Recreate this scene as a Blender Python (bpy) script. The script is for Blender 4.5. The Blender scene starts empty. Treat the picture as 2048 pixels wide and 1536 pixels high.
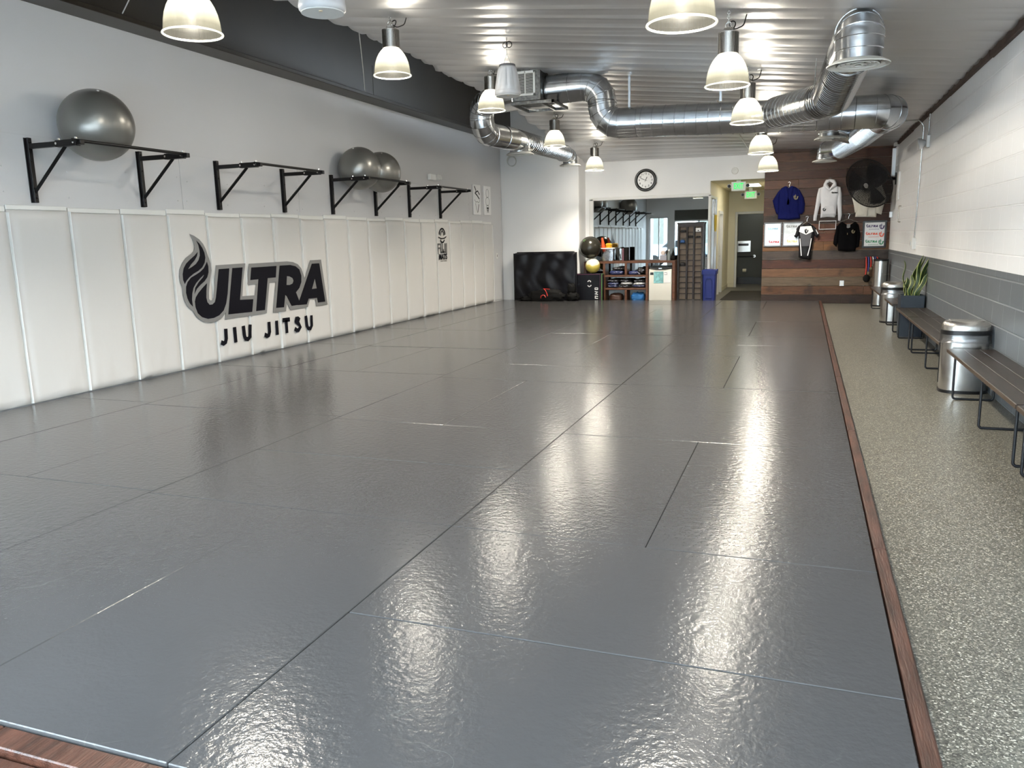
import bpy, bmesh, math, random
from mathutils import Vector, Matrix, geometry, noise
PI = math.pi
S = bpy.context.scene
C = S.collection
random.seed(7)

# ------------------------------------------------------------------ camera
cam_data = bpy.data.cameras.new('camera')
cam = bpy.data.objects.new('camera', cam_data)
C.objects.link(cam)
cam_data.sensor_width = 36.0
cam_data.sensor_fit = 'HORIZONTAL'
cam_data.lens = 1579.88 / 2048 * 36
cam_data.clip_end = 300
_r = Vector((0.93978411, 0.34094282, -0.02374499))
_u = Vector((-0.03937461, 0.17702353, 0.98341869))
_f = Vector((-0.33949296, 0.9232663, -0.17978839))
_m = Matrix((_r, _u, -_f)).transposed().to_4x4()
_m.translation = Vector((0, 0, 1.58))
cam.matrix_world = _m
S.camera = cam
# ------------------------------------------------------------------ world, exposure
w = bpy.data.worlds.new('sky')
S.world = w
w.use_nodes = True
bg = w.node_tree.nodes['Background']
bg.inputs[0].default_value = (0.80, 0.90, 1.0, 1)
bg.inputs[1].default_value = 18.0
S.view_settings.view_transform = 'Standard'
S.view_settings.look = 'None'
S.view_settings.exposure = 1.26
S.view_settings.gamma = 1.0
S.view_settings.use_curve_mapping = False
LAMP_W = 192.0          # watts of each pendant's bulb
LAMP_COL = (1.0, 0.92, 0.78)


def portal(name, loc, rot, sx, sy):
    l = bpy.data.lights.new(name, 'AREA')
    l.shape = 'RECTANGLE'; l.size = sx; l.size_y = sy
    l.cycles.is_portal = True
    o = bpy.data.objects.new(name, l)
    o.location = loc; o.rotation_euler = rot
    C.objects.link(o)
    return o


# daylight comes in through the storefront glass behind the camera
portal('daylight_portal', (-4.7, .27, 1.5), (PI / 2, 0, 0), 4.7, 2.6)
portal('daylight_portal', (-0.3, -1.22, 1.55), (PI / 2, 0, 0), 3.9, 3.0)

# ------------------------------------------------------------------ materials
MATS = {}


def mat(name, col=(.5, .5, .5), rough=.5, metal=0., spec=.5, bump=0., bscale=20., bstretch=(1, 1, 1),
        var=0., vscale=3., vstretch=(1, 1, 1), emis=None, estr=0., coat=0., trans=0., detail=4.):
    if name in MATS:
        return MATS[name]
    m = bpy.data.materials.new(name)
    m.use_nodes = True
    nt = m.node_tree
    b = nt.nodes['Principled BSDF']
    b.inputs['Base Color'].default_value = (*col, 1)
    b.inputs['Roughness'].default_value = rough
    b.inputs['Metallic'].default_value = metal
    b.inputs['Specular IOR Level'].default_value = spec
    b.inputs['Coat Weight'].default_value = coat
    b.inputs['Transmission Weight'].default_value = trans
    if emis:
        b.inputs['Emission Color'].default_value = (*emis, 1)
        b.inputs['Emission Strength'].default_value = estr
    tc = nt.nodes.new('ShaderNodeTexCoord')

    def noise_node(scale, stretch, det):
        mp = nt.nodes.new('ShaderNodeMapping')
        mp.inputs['Scale'].default_value = stretch
        nt.links.new(tc.outputs['Object'], mp.inputs[0])
        n = nt.nodes.new('ShaderNodeTexNoise')
        n.inputs['Scale'].default_value = scale
        n.inputs['Detail'].default_value = det
        nt.links.new(mp.outputs[0], n.inputs['Vector'])
        return n
    if var > 0:
        n = noise_node(vscale, vstretch, 5)
        r = nt.nodes.new('ShaderNodeMapRange')
        r.inputs[1].default_value = .3; r.inputs[2].default_value = .7
        r.inputs[3].default_value = 1 - var; r.inputs[4].default_value = 1 + var
        nt.links.new(n.outputs[0], r.inputs[0])
        mx = nt.nodes.new('ShaderNodeVectorMath'); mx.operation = 'SCALE'
        mx.inputs[0].default_value = col
        nt.links.new(r.outputs[0], mx.inputs['Scale'])
        nt.links.new(mx.outputs[0], b.inputs['Base Color'])
    if bump > 0:
        n = noise_node(bscale, bstretch, detail)
        bp = nt.nodes.new('ShaderNodeBump')
        bp.inputs['Strength'].default_value = bump
        bp.inputs['Distance'].default_value = .01
        nt.links.new(n.outputs[0], bp.inputs['Height'])
        nt.links.new(bp.outputs[0], b.inputs['Normal'])
    MATS[name] = m
    return m


def nodes_of(m):
    return m.node_tree, m.node_tree.nodes['Principled BSDF']


def N(nt, typ, **kw):
    n = nt.nodes.new(typ)
    for k, v in kw.items():
        setattr(n, k, v)
    return n


# wall paints
m_wall = mat('white_wall_paint', (.80, .80, .80), .55, bump=.08, bscale=60)
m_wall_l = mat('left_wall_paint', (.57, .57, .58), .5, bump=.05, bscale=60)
m_wall_r = mat('block_wall_paint', (.80, .80, .80), .42)
m_wood_wall = mat('reclaimed_planks', (.2, .09, .05), .6)
m_beam = mat('dark_beam_paint', (.020, .0145, .008), .36, spec=.5, var=.25, vscale=1.5)
m_trim_white = mat('white_trim_paint', (.72, .72, .70), .4)
m_hall = mat('cream_wall_paint', (.80, .74, .55), .5)
m_steel = mat('brushed_steel', (.58, .56, .53), .26, 1., bump=.04, bscale=60, bstretch=(1, 1, .03))
m_galv = mat('galvanised_duct', (.50, .52, .54), .19, 1., var=.12, vscale=9, bump=.12, bscale=5)
m_galv2 = mat('galvanised_box', (.14, .145, .145), .40, 1., var=.5, vscale=26, bump=.1, bscale=18)
m_flex = mat('ribbed_duct', (.34, .34, .34), .17, 1.)
m_diff = mat('diffuser_paint', (.62, .61, .57), .4)
m_black_metal = mat('black_powder_coat', (.004, .004, .005), .4, spec=.3)
m_dark_metal = mat('dark_leg_metal', (.008, .009, .012), .45)
m_white_plastic = mat('white_plastic', (.75, .75, .73), .35)
m_speaker = mat('speaker_enclosure', (.50, .50, .51), .4)
m_black_plastic = mat('black_plastic', (.004, .004, .005), .35)
m_rubber = mat('black_rubber', (.003, .003, .003), .7, spec=.2)
m_ball = mat('silver_ball_vinyl', (.22, .215, .20), .30, .55, bump=.05, bscale=8, bstretch=(1, 1, 14))
m_ballb = mat('black_ball_vinyl', (.035, .033, .025), .24, .3)
m_bench = mat('dark_bench_wood', (.022, .015, .012), .38, var=.45, vscale=6, vstretch=(6, .6, 6), bump=.15, bscale=30, bstretch=(8, .5, 8))
m_bench_edge = mat('bench_edge_wood', (.05, .030, .018), .45)
m_curb = mat('curb_wood', (.055, .022, .014), .34, var=.6, vscale=4, vstretch=(8, .8, 8), bump=.3, bscale=18, bstretch=(8, .8, 8))
m_gray_tile = mat('dark_restroom_tile', (.085, .09, .08), .45, spec=.3)
m_planter = mat('slate_planter', (.018, .028, .042), .45)
m_ink = mat('logo_ink', (.005, .005, .009), .6, spec=.12)
m_ink_gray = mat('logo_gray', (.20, .20, .20), .5, spec=.3)
m_paper = mat('white_paper', (.8, .8, .8), .4)
m_shelf = mat('brown_shelf_wood', (.10, .038, .017), .45, var=.5, vscale=5, vstretch=(1, 6, 6), bump=.2, bscale=20, bstretch=(1, 7, 7))
m_cubby = mat('dark_cubby_wood', (.032, .025, .023), .5, var=.2, vscale=8)
m_cubby_back = mat('cubby_back_board', (.42, .31, .22), .6)
m_ply = mat('black_vinyl', (.003, .003, .005), .42, spec=.25, bump=.3, bscale=4)
m_purple = mat('purple_piping', (.10, .02, .06), .5)
m_green = mat('green_piping', (.12, .28, .08), .5)
m_fridge = mat('fridge_door', (.72, .70, .63), .35)
m_blue_bin = mat('blue_bin_plastic', (.006, .016, .14), .45)
m_alu = mat('aluminium_frame', (.66, .67, .68), .35, .6)
m_cable_w = mat('white_cable', (.6, .6, .56), .5)
m_cable_b = mat('black_cable', (.01, .01, .01), .5)
m_conduit = mat('conduit_steel', (.6, .6, .6), .25, 1.)
m_vinyl_wht = mat('wall_pad_vinyl', (.585, .575, .56), .42, bump=.25, bscale=5, bstretch=(1, 2, .6), detail=2)


def setup_special():
    # block wall: brick pattern in relief, grey paint below 1.18 m
    nt, b = nodes_of(m_wall_r)
    tc = N(nt, 'ShaderNodeTexCoord')
    sp = N(nt, 'ShaderNodeSeparateXYZ'); nt.links.new(tc.outputs['Object'], sp.inputs[0])
    cb = N(nt, 'ShaderNodeCombineXYZ')
    nt.links.new(sp.outputs[1], cb.inputs[0]); nt.links.new(sp.outputs[2], cb.inputs[1])
    br = N(nt, 'ShaderNodeTexBrick')
    br.inputs['Scale'].default_value = 1.0
    br.inputs['Brick Width'].default_value = .44
    br.inputs['Row Height'].default_value = .222
    br.inputs['Mortar Size'].default_value = .009
    br.inputs['Mortar Smooth'].default_value = .4
    nt.links.new(cb.outputs[0], br.inputs['Vector'])
    gt = N(nt, 'ShaderNodeMath', operation='GREATER_THAN'); gt.inputs[1].default_value = 1.18
    nt.links.new(sp.outputs[2], gt.inputs[0])
    mx = N(nt, 'ShaderNodeMix', data_type='RGBA')
    mx.inputs[6].default_value = (.135, .15, .165, 1); mx.inputs[7].default_value = (.90, .90, .91, 1)
    nt.links.new(gt.outputs[0], mx.inputs[0]); nt.links.new(mx.outputs[2], b.inputs['Base Color'])
    no = N(nt, 'ShaderNodeTexNoise'); no.inputs['Scale'].default_value = 90
    nt.links.new(tc.outputs['Object'], no.inputs['Vector'])
    ad = N(nt, 'ShaderNodeMath', operation='MULTIPLY_ADD'); ad.inputs[1].default_value = .12
    nt.links.new(no.outputs[0], ad.inputs[0])
    inv = N(nt, 'ShaderNodeMath', operation='SUBTRACT'); inv.inputs[0].default_value = 1
    nt.links.new(br.outputs['Fac'], inv.inputs[1]); nt.links.new(inv.outputs[0], ad.inputs[2])
    bp = N(nt, 'ShaderNodeBump'); bp.inputs['Strength'].default_value = .7; bp.inputs['Distance'].default_value = .007
    mm = N(nt, 'ShaderNodeMix', data_type='RGBA', blend_type='ADD'); mm.inputs[7].default_value = (.10, .10, .10, 1)  # joints lightened in the colour to stand for their gloss highlights
    nt.links.new(br.outputs['Fac'], mm.inputs[0]); nt.links.new(mx.outputs[2], mm.inputs[6]); nt.links.new(mm.outputs[2], b.inputs['Base Color'])
    nt.links.new(ad.outputs[0], bp.inputs['Height']); nt.links.new(bp.outputs[0], b.inputs['Normal'])

    # planks: colour per plank in an attribute, grain on top
    nt, b = nodes_of(m_wood_wall)
    at = N(nt, 'ShaderNodeAttribute'); at.attribute_name = 'plank'
    tc = N(nt, 'ShaderNodeTexCoord')
    mp = N(nt, 'ShaderNodeMapping'); mp.inputs['Scale'].default_value = (1.2, 1, 14)
    nt.links.new(tc.outputs['Object'], mp.inputs[0])
    no = N(nt, 'ShaderNodeTexNoise'); no.inputs['Scale'].default_value = 3.2; no.inputs['Detail'].default_value = 8
    no.inputs['Roughness'].default_value = .7
    nt.links.new(mp.outputs[0], no.inputs['Vector'])
    rg = N(nt, 'ShaderNodeMapRange')
    rg.inputs[1].default_value = .3; rg.inputs[2].default_value = .7; rg.inputs[3].default_value = .35; rg.inputs[4].default_value = 1.15
    nt.links.new(no.outputs[0], rg.inputs[0])
    sc = N(nt, 'ShaderNodeVectorMath', operation='SCALE')
    nt.links.new(at.outputs['Color'], sc.inputs[0]); nt.links.new(rg.outputs[0], sc.inputs['Scale'])
    no2 = N(nt, 'ShaderNodeTexNoise'); no2.inputs['Scale'].default_value = 2.3; no2.inputs['Detail'].default_value = 3
    nt.links.new(tc.outputs['Object'], no2.inputs['Vector'])
    r2 = N(nt, 'ShaderNodeMapRange')
    r2.inputs[1].default_value = .56; r2.inputs[2].default_value = .68; r2.inputs[3].default_value = 1.; r2.inputs[4].default_value = .35
    nt.links.new(no2.outputs[0], r2.inputs[0])
    s2 = N(nt, 'ShaderNodeVectorMath', operation='SCALE')
    nt.links.new(sc.outputs[0], s2.inputs[0]); nt.links.new(r2.outputs[0], s2.inputs['Scale'])
    nt.links.new(s2.outputs[0], b.inputs['Base Color'])
    bp = N(nt, 'ShaderNodeBump'); bp.inputs['Strength'].default_value = .5; bp.inputs['Distance'].default_value = .004
    nt.links.new(no.outputs[0], bp.inputs['Height']); nt.links.new(bp.outputs[0], b.inputs['Normal'])


setup_special()

# floor mats: grey vinyl with a pebbled tatami skin
m_mat = mat('grey_mat_vinyl', (.058, .057, .058), .17, spec=.27)
nt, b = nodes_of(m_mat)
tc = N(nt, 'ShaderNodeTexCoord')
n1 = N(nt, 'ShaderNodeTexNoise'); n1.inputs['Scale'].default_value = 70; n1.inputs['Detail'].default_value = 2
n2 = N(nt, 'ShaderNodeTexNoise'); n2.inputs['Scale'].default_value = 26; n2.inputs['Detail'].default_value = 2
n3 = N(nt, 'ShaderNodeTexNoise'); n3.inputs['Scale'].default_value = 1.3; n3.inputs['Detail'].default_value = 6
geo = N(nt, 'ShaderNodeNewGeometry')
for n in (n1, n2, n3):
    nt.links.new(geo.outputs['Position'], n.inputs['Vector'])
ad = N(nt, 'ShaderNodeMath', operation='MULTIPLY_ADD'); ad.inputs[1].default_value = 1.8
nt.links.new(n2.outputs[0], ad.inputs[0]); nt.links.new(n1.outputs[0], ad.inputs[2])
bp = N(nt, 'ShaderNodeBump'); bp.inputs['Strength'].default_value = .24; bp.inputs['Distance'].default_value = .004
nt.links.new(ad.outputs[0], bp.inputs['Height']); nt.links.new(bp.outputs[0], b.inputs['Normal'])
rg = N(nt, 'ShaderNodeMapRange'); rg.inputs[1].default_value = .35; rg.inputs[2].default_value = .65
rg.inputs[3].default_value = .15; rg.inputs[4].default_value = .21


# faint curved scuffs here and there
n4 = N(nt, 'ShaderNodeTexNoise'); n4.inputs['Scale'].default_value = 3.1; n4.inputs['Detail'].default_value = 1.5
nt.links.new(geo.outputs['Position'], n4.inputs['Vector'])
s1 = N(nt, 'ShaderNodeMath', operation='SUBTRACT'); s1.inputs[1].default_value = .5; nt.links.new(n4.outputs[0], s1.inputs[0])
s2 = N(nt, 'ShaderNodeMath', operation='ABSOLUTE'); nt.links.new(s1.outputs[0], s2.inputs[0])
s3 = N(nt, 'ShaderNodeMapRange'); s3.inputs[1].default_value = .0; s3.inputs[2].default_value = .004; s3.inputs[3].default_value = 1; s3.inputs[4].default_value = 0
nt.links.new(s2.outputs[0], s3.inputs[0])
s4 = N(nt, 'ShaderNodeMapRange'); s4.inputs[1].default_value = .55; s4.inputs[2].default_value = .68; s4.inputs[3].default_value = 0; s4.inputs[4].default_value = .6
nt.links.new(n3.outputs[0], s4.inputs[0])
s5 = N(nt, 'ShaderNodeMath', operation='MULTIPLY'); nt.links.new(s3.outputs[0], s5.inputs[0]); nt.links.new(s4.outputs[0], s5.inputs[1])
s6 = N(nt, 'ShaderNodeMix', data_type='RGBA'); s6.inputs[6].default_value = (.058, .057, .058, 1); s6.inputs[7].default_value = (.15, .15, .145, 1)
nt.links.new(s5.outputs[0], s6.inputs[0]); nt.links.new(s6.outputs[2], b.inputs['Base Color'])

# speckled epoxy floor
m_floor = mat('speckled_floor', (.2, .2, .2), .36)
nt, b = nodes_of(m_floor)
tc = N(nt, 'ShaderNodeTexCoord')
v = N(nt, 'ShaderNodeTexVoronoi'); v.inputs['Scale'].default_value = 170
nt.links.new(tc.outputs['Object'], v.inputs['Vector'])
cr = N(nt, 'ShaderNodeValToRGB')
e = cr.color_ramp.elements
e[0].position = 0; e[0].color = (.045, .045, .038, 1); e[1].position = 1; e[1].color = (.47, .45, .38, 1)
for p_, c_ in ((.35, (.088, .084, .072, 1)), (.7, (.135, .13, .107, 1)), (.90, (.225, .21, .172, 1))):
    x = cr.color_ramp.elements.new(p_); x.color = c_
sx = N(nt, 'ShaderNodeSeparateXYZ'); nt.links.new(v.outputs['Color'], sx.inputs[0])
nt.links.new(sx.outputs[0], cr.inputs[0]); nt.links.new(cr.outputs[0], b.inputs['Base Color'])
bp = N(nt, 'ShaderNodeBump'); bp.inputs['Strength'].default_value = .15; bp.inputs['Distance'].default_value = .003
nt.links.new(sx.outputs[0], bp.inputs['Height']); nt.links.new(bp.outputs[0], b.inputs['Normal'])

# ceiling foil
m_foil = mat('ceiling_foil', (.62, .62, .63), .40, .78, bump=.12, bscale=2.2, bstretch=(.5, 2.2, 1))

# pendant shade: ribbed clear acrylic lit from inside
m_shade = bpy.data.materials.new('prismatic_acrylic'); m_shade.use_nodes = True
nt = m_shade.node_tree; nt.nodes.remove(nt.nodes['Principled BSDF'])
out = nt.nodes['Material Output']
em = N(nt, 'ShaderNodeEmission'); em.inputs[0].default_value = (1, .93, .72, 1); em.inputs[1].default_value = .22
tr = N(nt, 'ShaderNodeBsdfTransparent')
gl = N(nt, 'ShaderNodeBsdfGlossy'); gl.inputs['Roughness'].default_value = .15; gl.inputs[0].default_value = (.3, .3, .3, 1)
tl = N(nt, 'ShaderNodeBsdfTranslucent'); tl.inputs[0].default_value = (.008, .008, .006, 1)
tc = N(nt, 'ShaderNodeTexCoord')
wv = N(nt, 'ShaderNodeTexNoise'); wv.inputs['Scale'].default_value = 12
mp = N(nt, 'ShaderNodeMapping'); mp.inputs['Scale'].default_value = (7, 7, .3)
nt.links.new(tc.outputs['Object'], mp.inputs[0]); nt.links.new(mp.outputs[0], wv.inputs['Vector'])
a1 = N(nt, 'ShaderNodeMixShader'); a1.inputs[0].default_value = .5
nt.links.new(tl.outputs[0], a1.inputs[1]); nt.links.new(em.outputs[0], a1.inputs[2])
a2 = N(nt, 'ShaderNodeMixShader')
rg = N(nt, 'ShaderNodeMapRange'); rg.inputs[1].default_value = .3; rg.inputs[2].default_value = .7
rg.inputs[3].default_value = .32; rg.inputs[4].default_value = .60
nt.links.new(wv.outputs[0], rg.inputs[0])
sz = N(nt, 'ShaderNodeSeparateXYZ'); nt.links.new(tc.outputs['Object'], sz.inputs[0])
rz = N(nt, 'ShaderNodeMapRange'); rz.inputs[1].default_value = .08; rz.inputs[2].default_value = .24; rz.inputs[3].default_value = 1.; rz.inputs[4].default_value = .38
nt.links.new(sz.outputs[2], rz.inputs[0])
re = N(nt, 'ShaderNodeMapRange'); re.inputs[1].default_value = .05; re.inputs[2].default_value = .27; re.inputs[3].default_value = .30; re.inputs[4].default_value = 2.2
nt.links.new(sz.outputs[2], re.inputs[0]); nt.links.new(re.outputs[0], em.inputs[1])
mu = N(nt, 'ShaderNodeMath', operation='MULTIPLY'); nt.links.new(rg.outputs[0], mu.inputs[0]); nt.links.new(rz.outputs[0], mu.inputs[1]); nt.links.new(mu.outputs[0], a2.inputs[0])
nt.links.new(a1.outputs[0], a2.inputs[1]); nt.links.new(tr.outputs[0], a2.inputs[2])
a3 = N(nt, 'ShaderNodeMixShader'); a3.inputs[0].default_value = .06
nt.links.new(a2.outputs[0], a3.inputs[1]); nt.links.new(gl.outputs[0], a3.inputs[2])
nt.links.new(a3.outputs[0], out.inputs[0])
m_bulb = mat('bulb_glow', (1, 1, 1), .5, emis=(1, .88, .62), estr=18)
m_rim = mat('shade_rim', (.8, .8, .72), .2, emis=(1, .95, .75), estr=.30)
m_exit = mat('exit_green', (.02, .4, .1), .5, emis=(.0, .9, .12), estr=.5)
m_exit_face = mat('exit_face', (.38, .45, .38), .5, emis=(.7, 1, .7), estr=.10)
m_panel_light = mat('ceiling_light_panel', (1, 1, 1), .5, emis=(1, .97, .88), estr=7)


def glass_mat(name, tint, refl, rough=0.):
    m = bpy.data.materials.new(name); m.use_nodes = True
    nt = m.node_tree; nt.nodes.remove(nt.nodes['Principled BSDF'])
    o = nt.nodes['Material Output']
    t = N(nt, 'ShaderNodeBsdfTransparent'); t.inputs[0].default_value = (*tint, 1)
    g = N(nt, 'ShaderNodeBsdfGlossy'); g.inputs['Roughness'].default_value = rough
    if refl == 1.: g.inputs[0].default_value = (*tint, 1)
    mx = N(nt, 'ShaderNodeMixShader'); mx.inputs[0].default_value = refl
    nt.links.new(t.outputs[0], mx.inputs[1]); nt.links.new(g.outputs[0], mx.inputs[2])
    nt.links.new(mx.outputs[0], o.inputs[0])
    return m


m_glass = glass_mat('window_glass', (.92, .95, .95), .07)
m_mirror_glass = mat('dark_mirror_glass', (.36, .38, .38), .012, 1.)
m_clear = glass_mat('clear_plastic', (.8, .8, .8), .25, .15)
m_gray_glass = mat('hall_glass', (.16, .18, .19), .15, .15)


# ------------------------------------------------------------------ geometry helpers
def link(name, me, parent=None, m=None):
    o = bpy.data.objects.new(name, me)
    C.objects.link(o)
    if m is not None and me is not None:
        for mm in (m if isinstance(m, (list, tuple)) else [m]):
            me.materials.append(mm)
    if parent is not None:
        o.parent = parent
    return o


def fin(name, bm, m, parent=None, smooth=False, angle=35, loc=None):
    bmesh.ops.recalc_face_normals(bm, faces=bm.faces)
    me = bpy.data.meshes.new(name)
    bm.to_mesh(me); bm.free()
    if smooth:
        for p in me.polygons:
            p.use_smooth = True
        me.set_sharp_from_angle(angle=math.radians(angle))
    o = link(name, me, parent, m)
    if loc:
        o.location = loc
    return o


def tag(o, label=None, cat=None, group=None, kind=None):
    if label: o['label'] = label
    if cat: o['category'] = cat
    if group: o['group'] = group
    if kind: o['kind'] = kind
    return o


def thing(name, label, cat, loc=(0, 0, 0), rz=0., group=None):
    o = bpy.data.objects.new(name, None)
    C.objects.link(o)
    o.empty_display_size = .1
    o.location = loc; o.rotation_euler = (0, 0, rz)
    return tag(o, label, cat, group)


def dup(root, loc=None, rz=None, label=None):
    r = root.copy(); C.objects.link(r)
    if loc is not None: r.location = loc
    if rz is not None: r.rotation_euler = (0, 0, rz)
    if label: r['label'] = label
    for ch in list(root.children):
        c = ch.copy(); C.objects.link(c); c.parent = r
        for g in list(ch.children):
            d = g.copy(); C.objects.link(d); d.parent = c
    return r


def box(bm, x0, x1, y0, y1, z0, z1, bev=0., seg=1, mi=0):
    vs = [bm.verts.new(p) for p in ((x0, y0, z0), (x1, y0, z0), (x1, y1, z0), (x0, y1, z0),
                                    (x0, y0, z1), (x1, y0, z1), (x1, y1, z1), (x0, y1, z1))]
    fs = [bm.faces.new([vs[i] for i in q]) for q in ((3, 2, 1, 0), (4, 5, 6, 7), (0, 1, 5, 4), (1, 2, 6, 5), (2, 3, 7, 6), (3, 0, 4, 7))]
    for f in fs: f.material_index = mi
    if bev > 0:
        es = list({e for f in fs for e in f.edges})
        bmesh.ops.bevel(bm, geom=es, offset=bev, segments=seg, affect='EDGES', profile=.5)
    return vs


def mbox(name, m, parent, *a, **k):
    bm = bmesh.new(); box(bm, *a, **k)
    return fin(name, bm, m, parent, smooth=k.get('seg', 1) > 1)


def frame_of(t, ref=None):
    t = t.normalized()
    up = Vector((0, 0, 1)) if abs(t.z) < .95 else Vector((0, 1, 0))
    if ref is not None: up = ref
    a = t.cross(up).normalized()
    return a, a.cross(t).normalized()


def sweep(bm, pts, r, n=12, cap=True, sect=None, closed=False):
    """tube through pts; r a number or a list; sect an optional list of (a, b) section points"""
    pts = [Vector(p) for p in pts]
    k = len(pts)
    tang = []
    for i in range(k):
        a = pts[(i - 1) % k] if (closed or i > 0) else pts[i]
        b = pts[(i + 1) % k] if (closed or i < k - 1) else pts[i]
        tang.append((b - a).normalized())
    A, B = frame_of(tang[0])
    rings = []
    for i in range(k):
        t = tang[i]
        if i > 0:
            q = tang[i - 1].rotation_difference(t)
            A = (q @ A).normalized()
            A = (A - t * A.dot(t)).normalized()
        B = t.cross(A)
        rr = r[i] if isinstance(r, (list, tuple)) else r
        if sect:
            ring = [bm.verts.new(pts[i] + A * s[0] + B * s[1]) for s in sect]
        else:
            ring = [bm.verts.new(pts[i] + (A * math.cos(2 * PI * j / n) + B * math.sin(2 * PI * j / n)) * rr) for j in range(n)]
        rings.append(ring)
    nn = len(rings[0])
    for i in range(k if closed else k - 1):
        R0, R1 = rings[i], rings[(i + 1) % k]
        for j in range(nn):
            bm.faces.new((R0[j], R0[(j + 1) % nn], R1[(j + 1) % nn], R1[j]))
    if cap and not closed:
        bm.faces.new(rings[0][::-1]); bm.faces.new(rings[-1])
    return rings


def lathe(bm, prof, n=32, cx=0., cy=0., cz=0., cap=True):
    rings = []
    for r, z in prof:
        rings.append([bm.verts.new((cx + r * math.cos(2 * PI * j / n), cy + r * math.sin(2 * PI * j / n), cz + z)) for j in range(n)])
    for a, b in zip(rings, rings[1:]):
        for j in range(n):
            bm.faces.new((a[j], a[(j + 1) % n], b[(j + 1) % n], b[j]))
    if cap:
        bm.faces.new(rings[0][::-1]); bm.faces.new(rings[-1])
    return rings


def bend(way, rad, seg=6):
    """round the corners of a polyline"""
    way = [Vector(p) for p in way]
    out = [way[0]]
    for i in range(1, len(way) - 1):
        p = way[i]; a = (way[i - 1] - p); b = (way[i + 1] - p)
        la, lb = a.length, b.length
        a.normalize(); b.normalize()
        ang = a.angle(b)
        d = min(rad / math.tan(ang / 2), la * .49, lb * .49) if ang < PI - .01 else 0
        if d == 0:
            out.append(p); continue
        rr = d * math.tan(ang / 2)
        cen = p + (a + b).normalized() * (rr / math.sin(ang / 2))
        s = p + a * d - cen; e = p + b * d - cen
        ax = s.cross(e).normalized(); tot = s.angle(e)
        for k in range(seg + 1):
            out.append(cen + Matrix.Rotation(tot * k / seg, 3, ax) @ s)
    out.append(way[-1])
    return out


def resample(pts, step):
    out = [pts[0].copy()]
    for a, b in zip(pts, pts[1:]):
        L = (b - a).length
        if L < 1e-6: continue
        n = max(1, int(round(L / step)))
        for i in range(1, n + 1):
            out.append(a.lerp(b, i / n))
    return out


def pipe(name, way, r, m, parent=None, rad=.05, seg=6, n=10):
    bm = bmesh.new()
    sweep(bm, bend(way, rad, seg) if len(way) > 2 else way, r, n)
    return fin(name, bm, m, parent, smooth=True, angle=50)


def ring_of(bm, cen, normal, R, r, n=24, k=6):
    cen = Vector(cen); a, b_ = frame_of(Vector(normal))
    pts = [cen + (a * math.cos(2 * PI * i / n) + b_ * math.sin(2 * PI * i / n)) * R for i in range(n)]
    sweep(bm, pts, r, k, closed=True)


def sphere(bm, c, r, u=32, v=20, sq=(1, 1, 1)):
    bmesh.ops.create_uvsphere(bm, u_segments=u, v_segments=v, radius=r,
                              matrix=Matrix.Translation(c) @ Matrix.Diagonal((*sq, 1)))


def slab2d(bm, poly, tr, t0, t1, holes=(), inner=0., relief=None, mi=0):
    """polygon in 2-D given a thickness: tr maps (u, v, depth) to a point; relief(u, v, dist) raises the face"""
    vs = [Vector(p) for p in poly]
    nb = len(vs)
    ed = [(i, (i + 1) % nb) for i in range(nb)]
    for h in holes:
        s = len(vs); vs += [Vector(p) for p in h]
        ed += [(s + i, s + (i + 1) % len(h)) for i in range(len(h))]
    nbound = len(vs); bed = list(ed)
    loops = [list(map(Vector, poly))] + [list(map(Vector, h)) for h in holes]

    def inside(p):
        c = False
        for L in loops:
            j = len(L) - 1
            for i in range(len(L)):
                a, b = L[i], L[j]
                if (a.y > p.y) != (b.y > p.y) and p.x < (b.x - a.x) * (p.y - a.y) / (b.y - a.y) + a.x:
                    c = not c
                j = i
        return c

    def dist(p):
        d = 9.
        for L in loops:
            for i in range(len(L)):
                a, b = L[i - 1], L[i]
                ab = b - a
                t = max(0, min(1, (p - a).dot(ab) / max(ab.length_squared, 1e-9)))
                d = min(d, (a + ab * t - p).length)
        return d
    if inner > 0:
        x0 = min(p.x for p in vs); x1 = max(p.x for p in vs); y0 = min(p.y for p in vs); y1 = max(p.y for p in vs)
        yy = y0 + inner / 2; row = 0
        while yy < y1:
            xx = x0 + inner * (.5 if row % 2 else .25)
            while xx < x1:
                p = Vector((xx, yy))
                if inside(p) and dist(p) > inner * .4:
                    vs.append(p)
                xx += inner
            yy += inner; row += 1
    V, _, F, *_ = geometry.delaunay_2d_cdt(vs, ed, [], 0, 1e-5)
    F = [f for f in F if inside(sum((V[i] for i in f), Vector((0, 0))) / len(f))]
    used = {i for f in F for i in f}
    top = {}; bot = {}
    for i in used:
        p = V[i]
        h = t1
        if relief: h += relief(p.x, p.y, dist(p))
        top[i] = bm.verts.new(tr(p.x, p.y, h)); bot[i] = bm.verts.new(tr(p.x, p.y, t0))
    cnt = {}
    for f in F:
        g = bm.faces.new([top[i] for i in f]); g.material_index = mi
        g = bm.faces.new([bot[i] for i in reversed(f)]); g.material_index = mi
        for i in range(len(f)):
            k = (f[i], f[(i + 1) % len(f)])
            cnt[k] = 1
    for (a, b) in list(cnt):
        if (b, a) not in cnt:
            try:
                g = bm.faces.new((top[b], top[a], bot[a], bot[b])); g.material_index = mi
            except ValueError:
                pass


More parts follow.
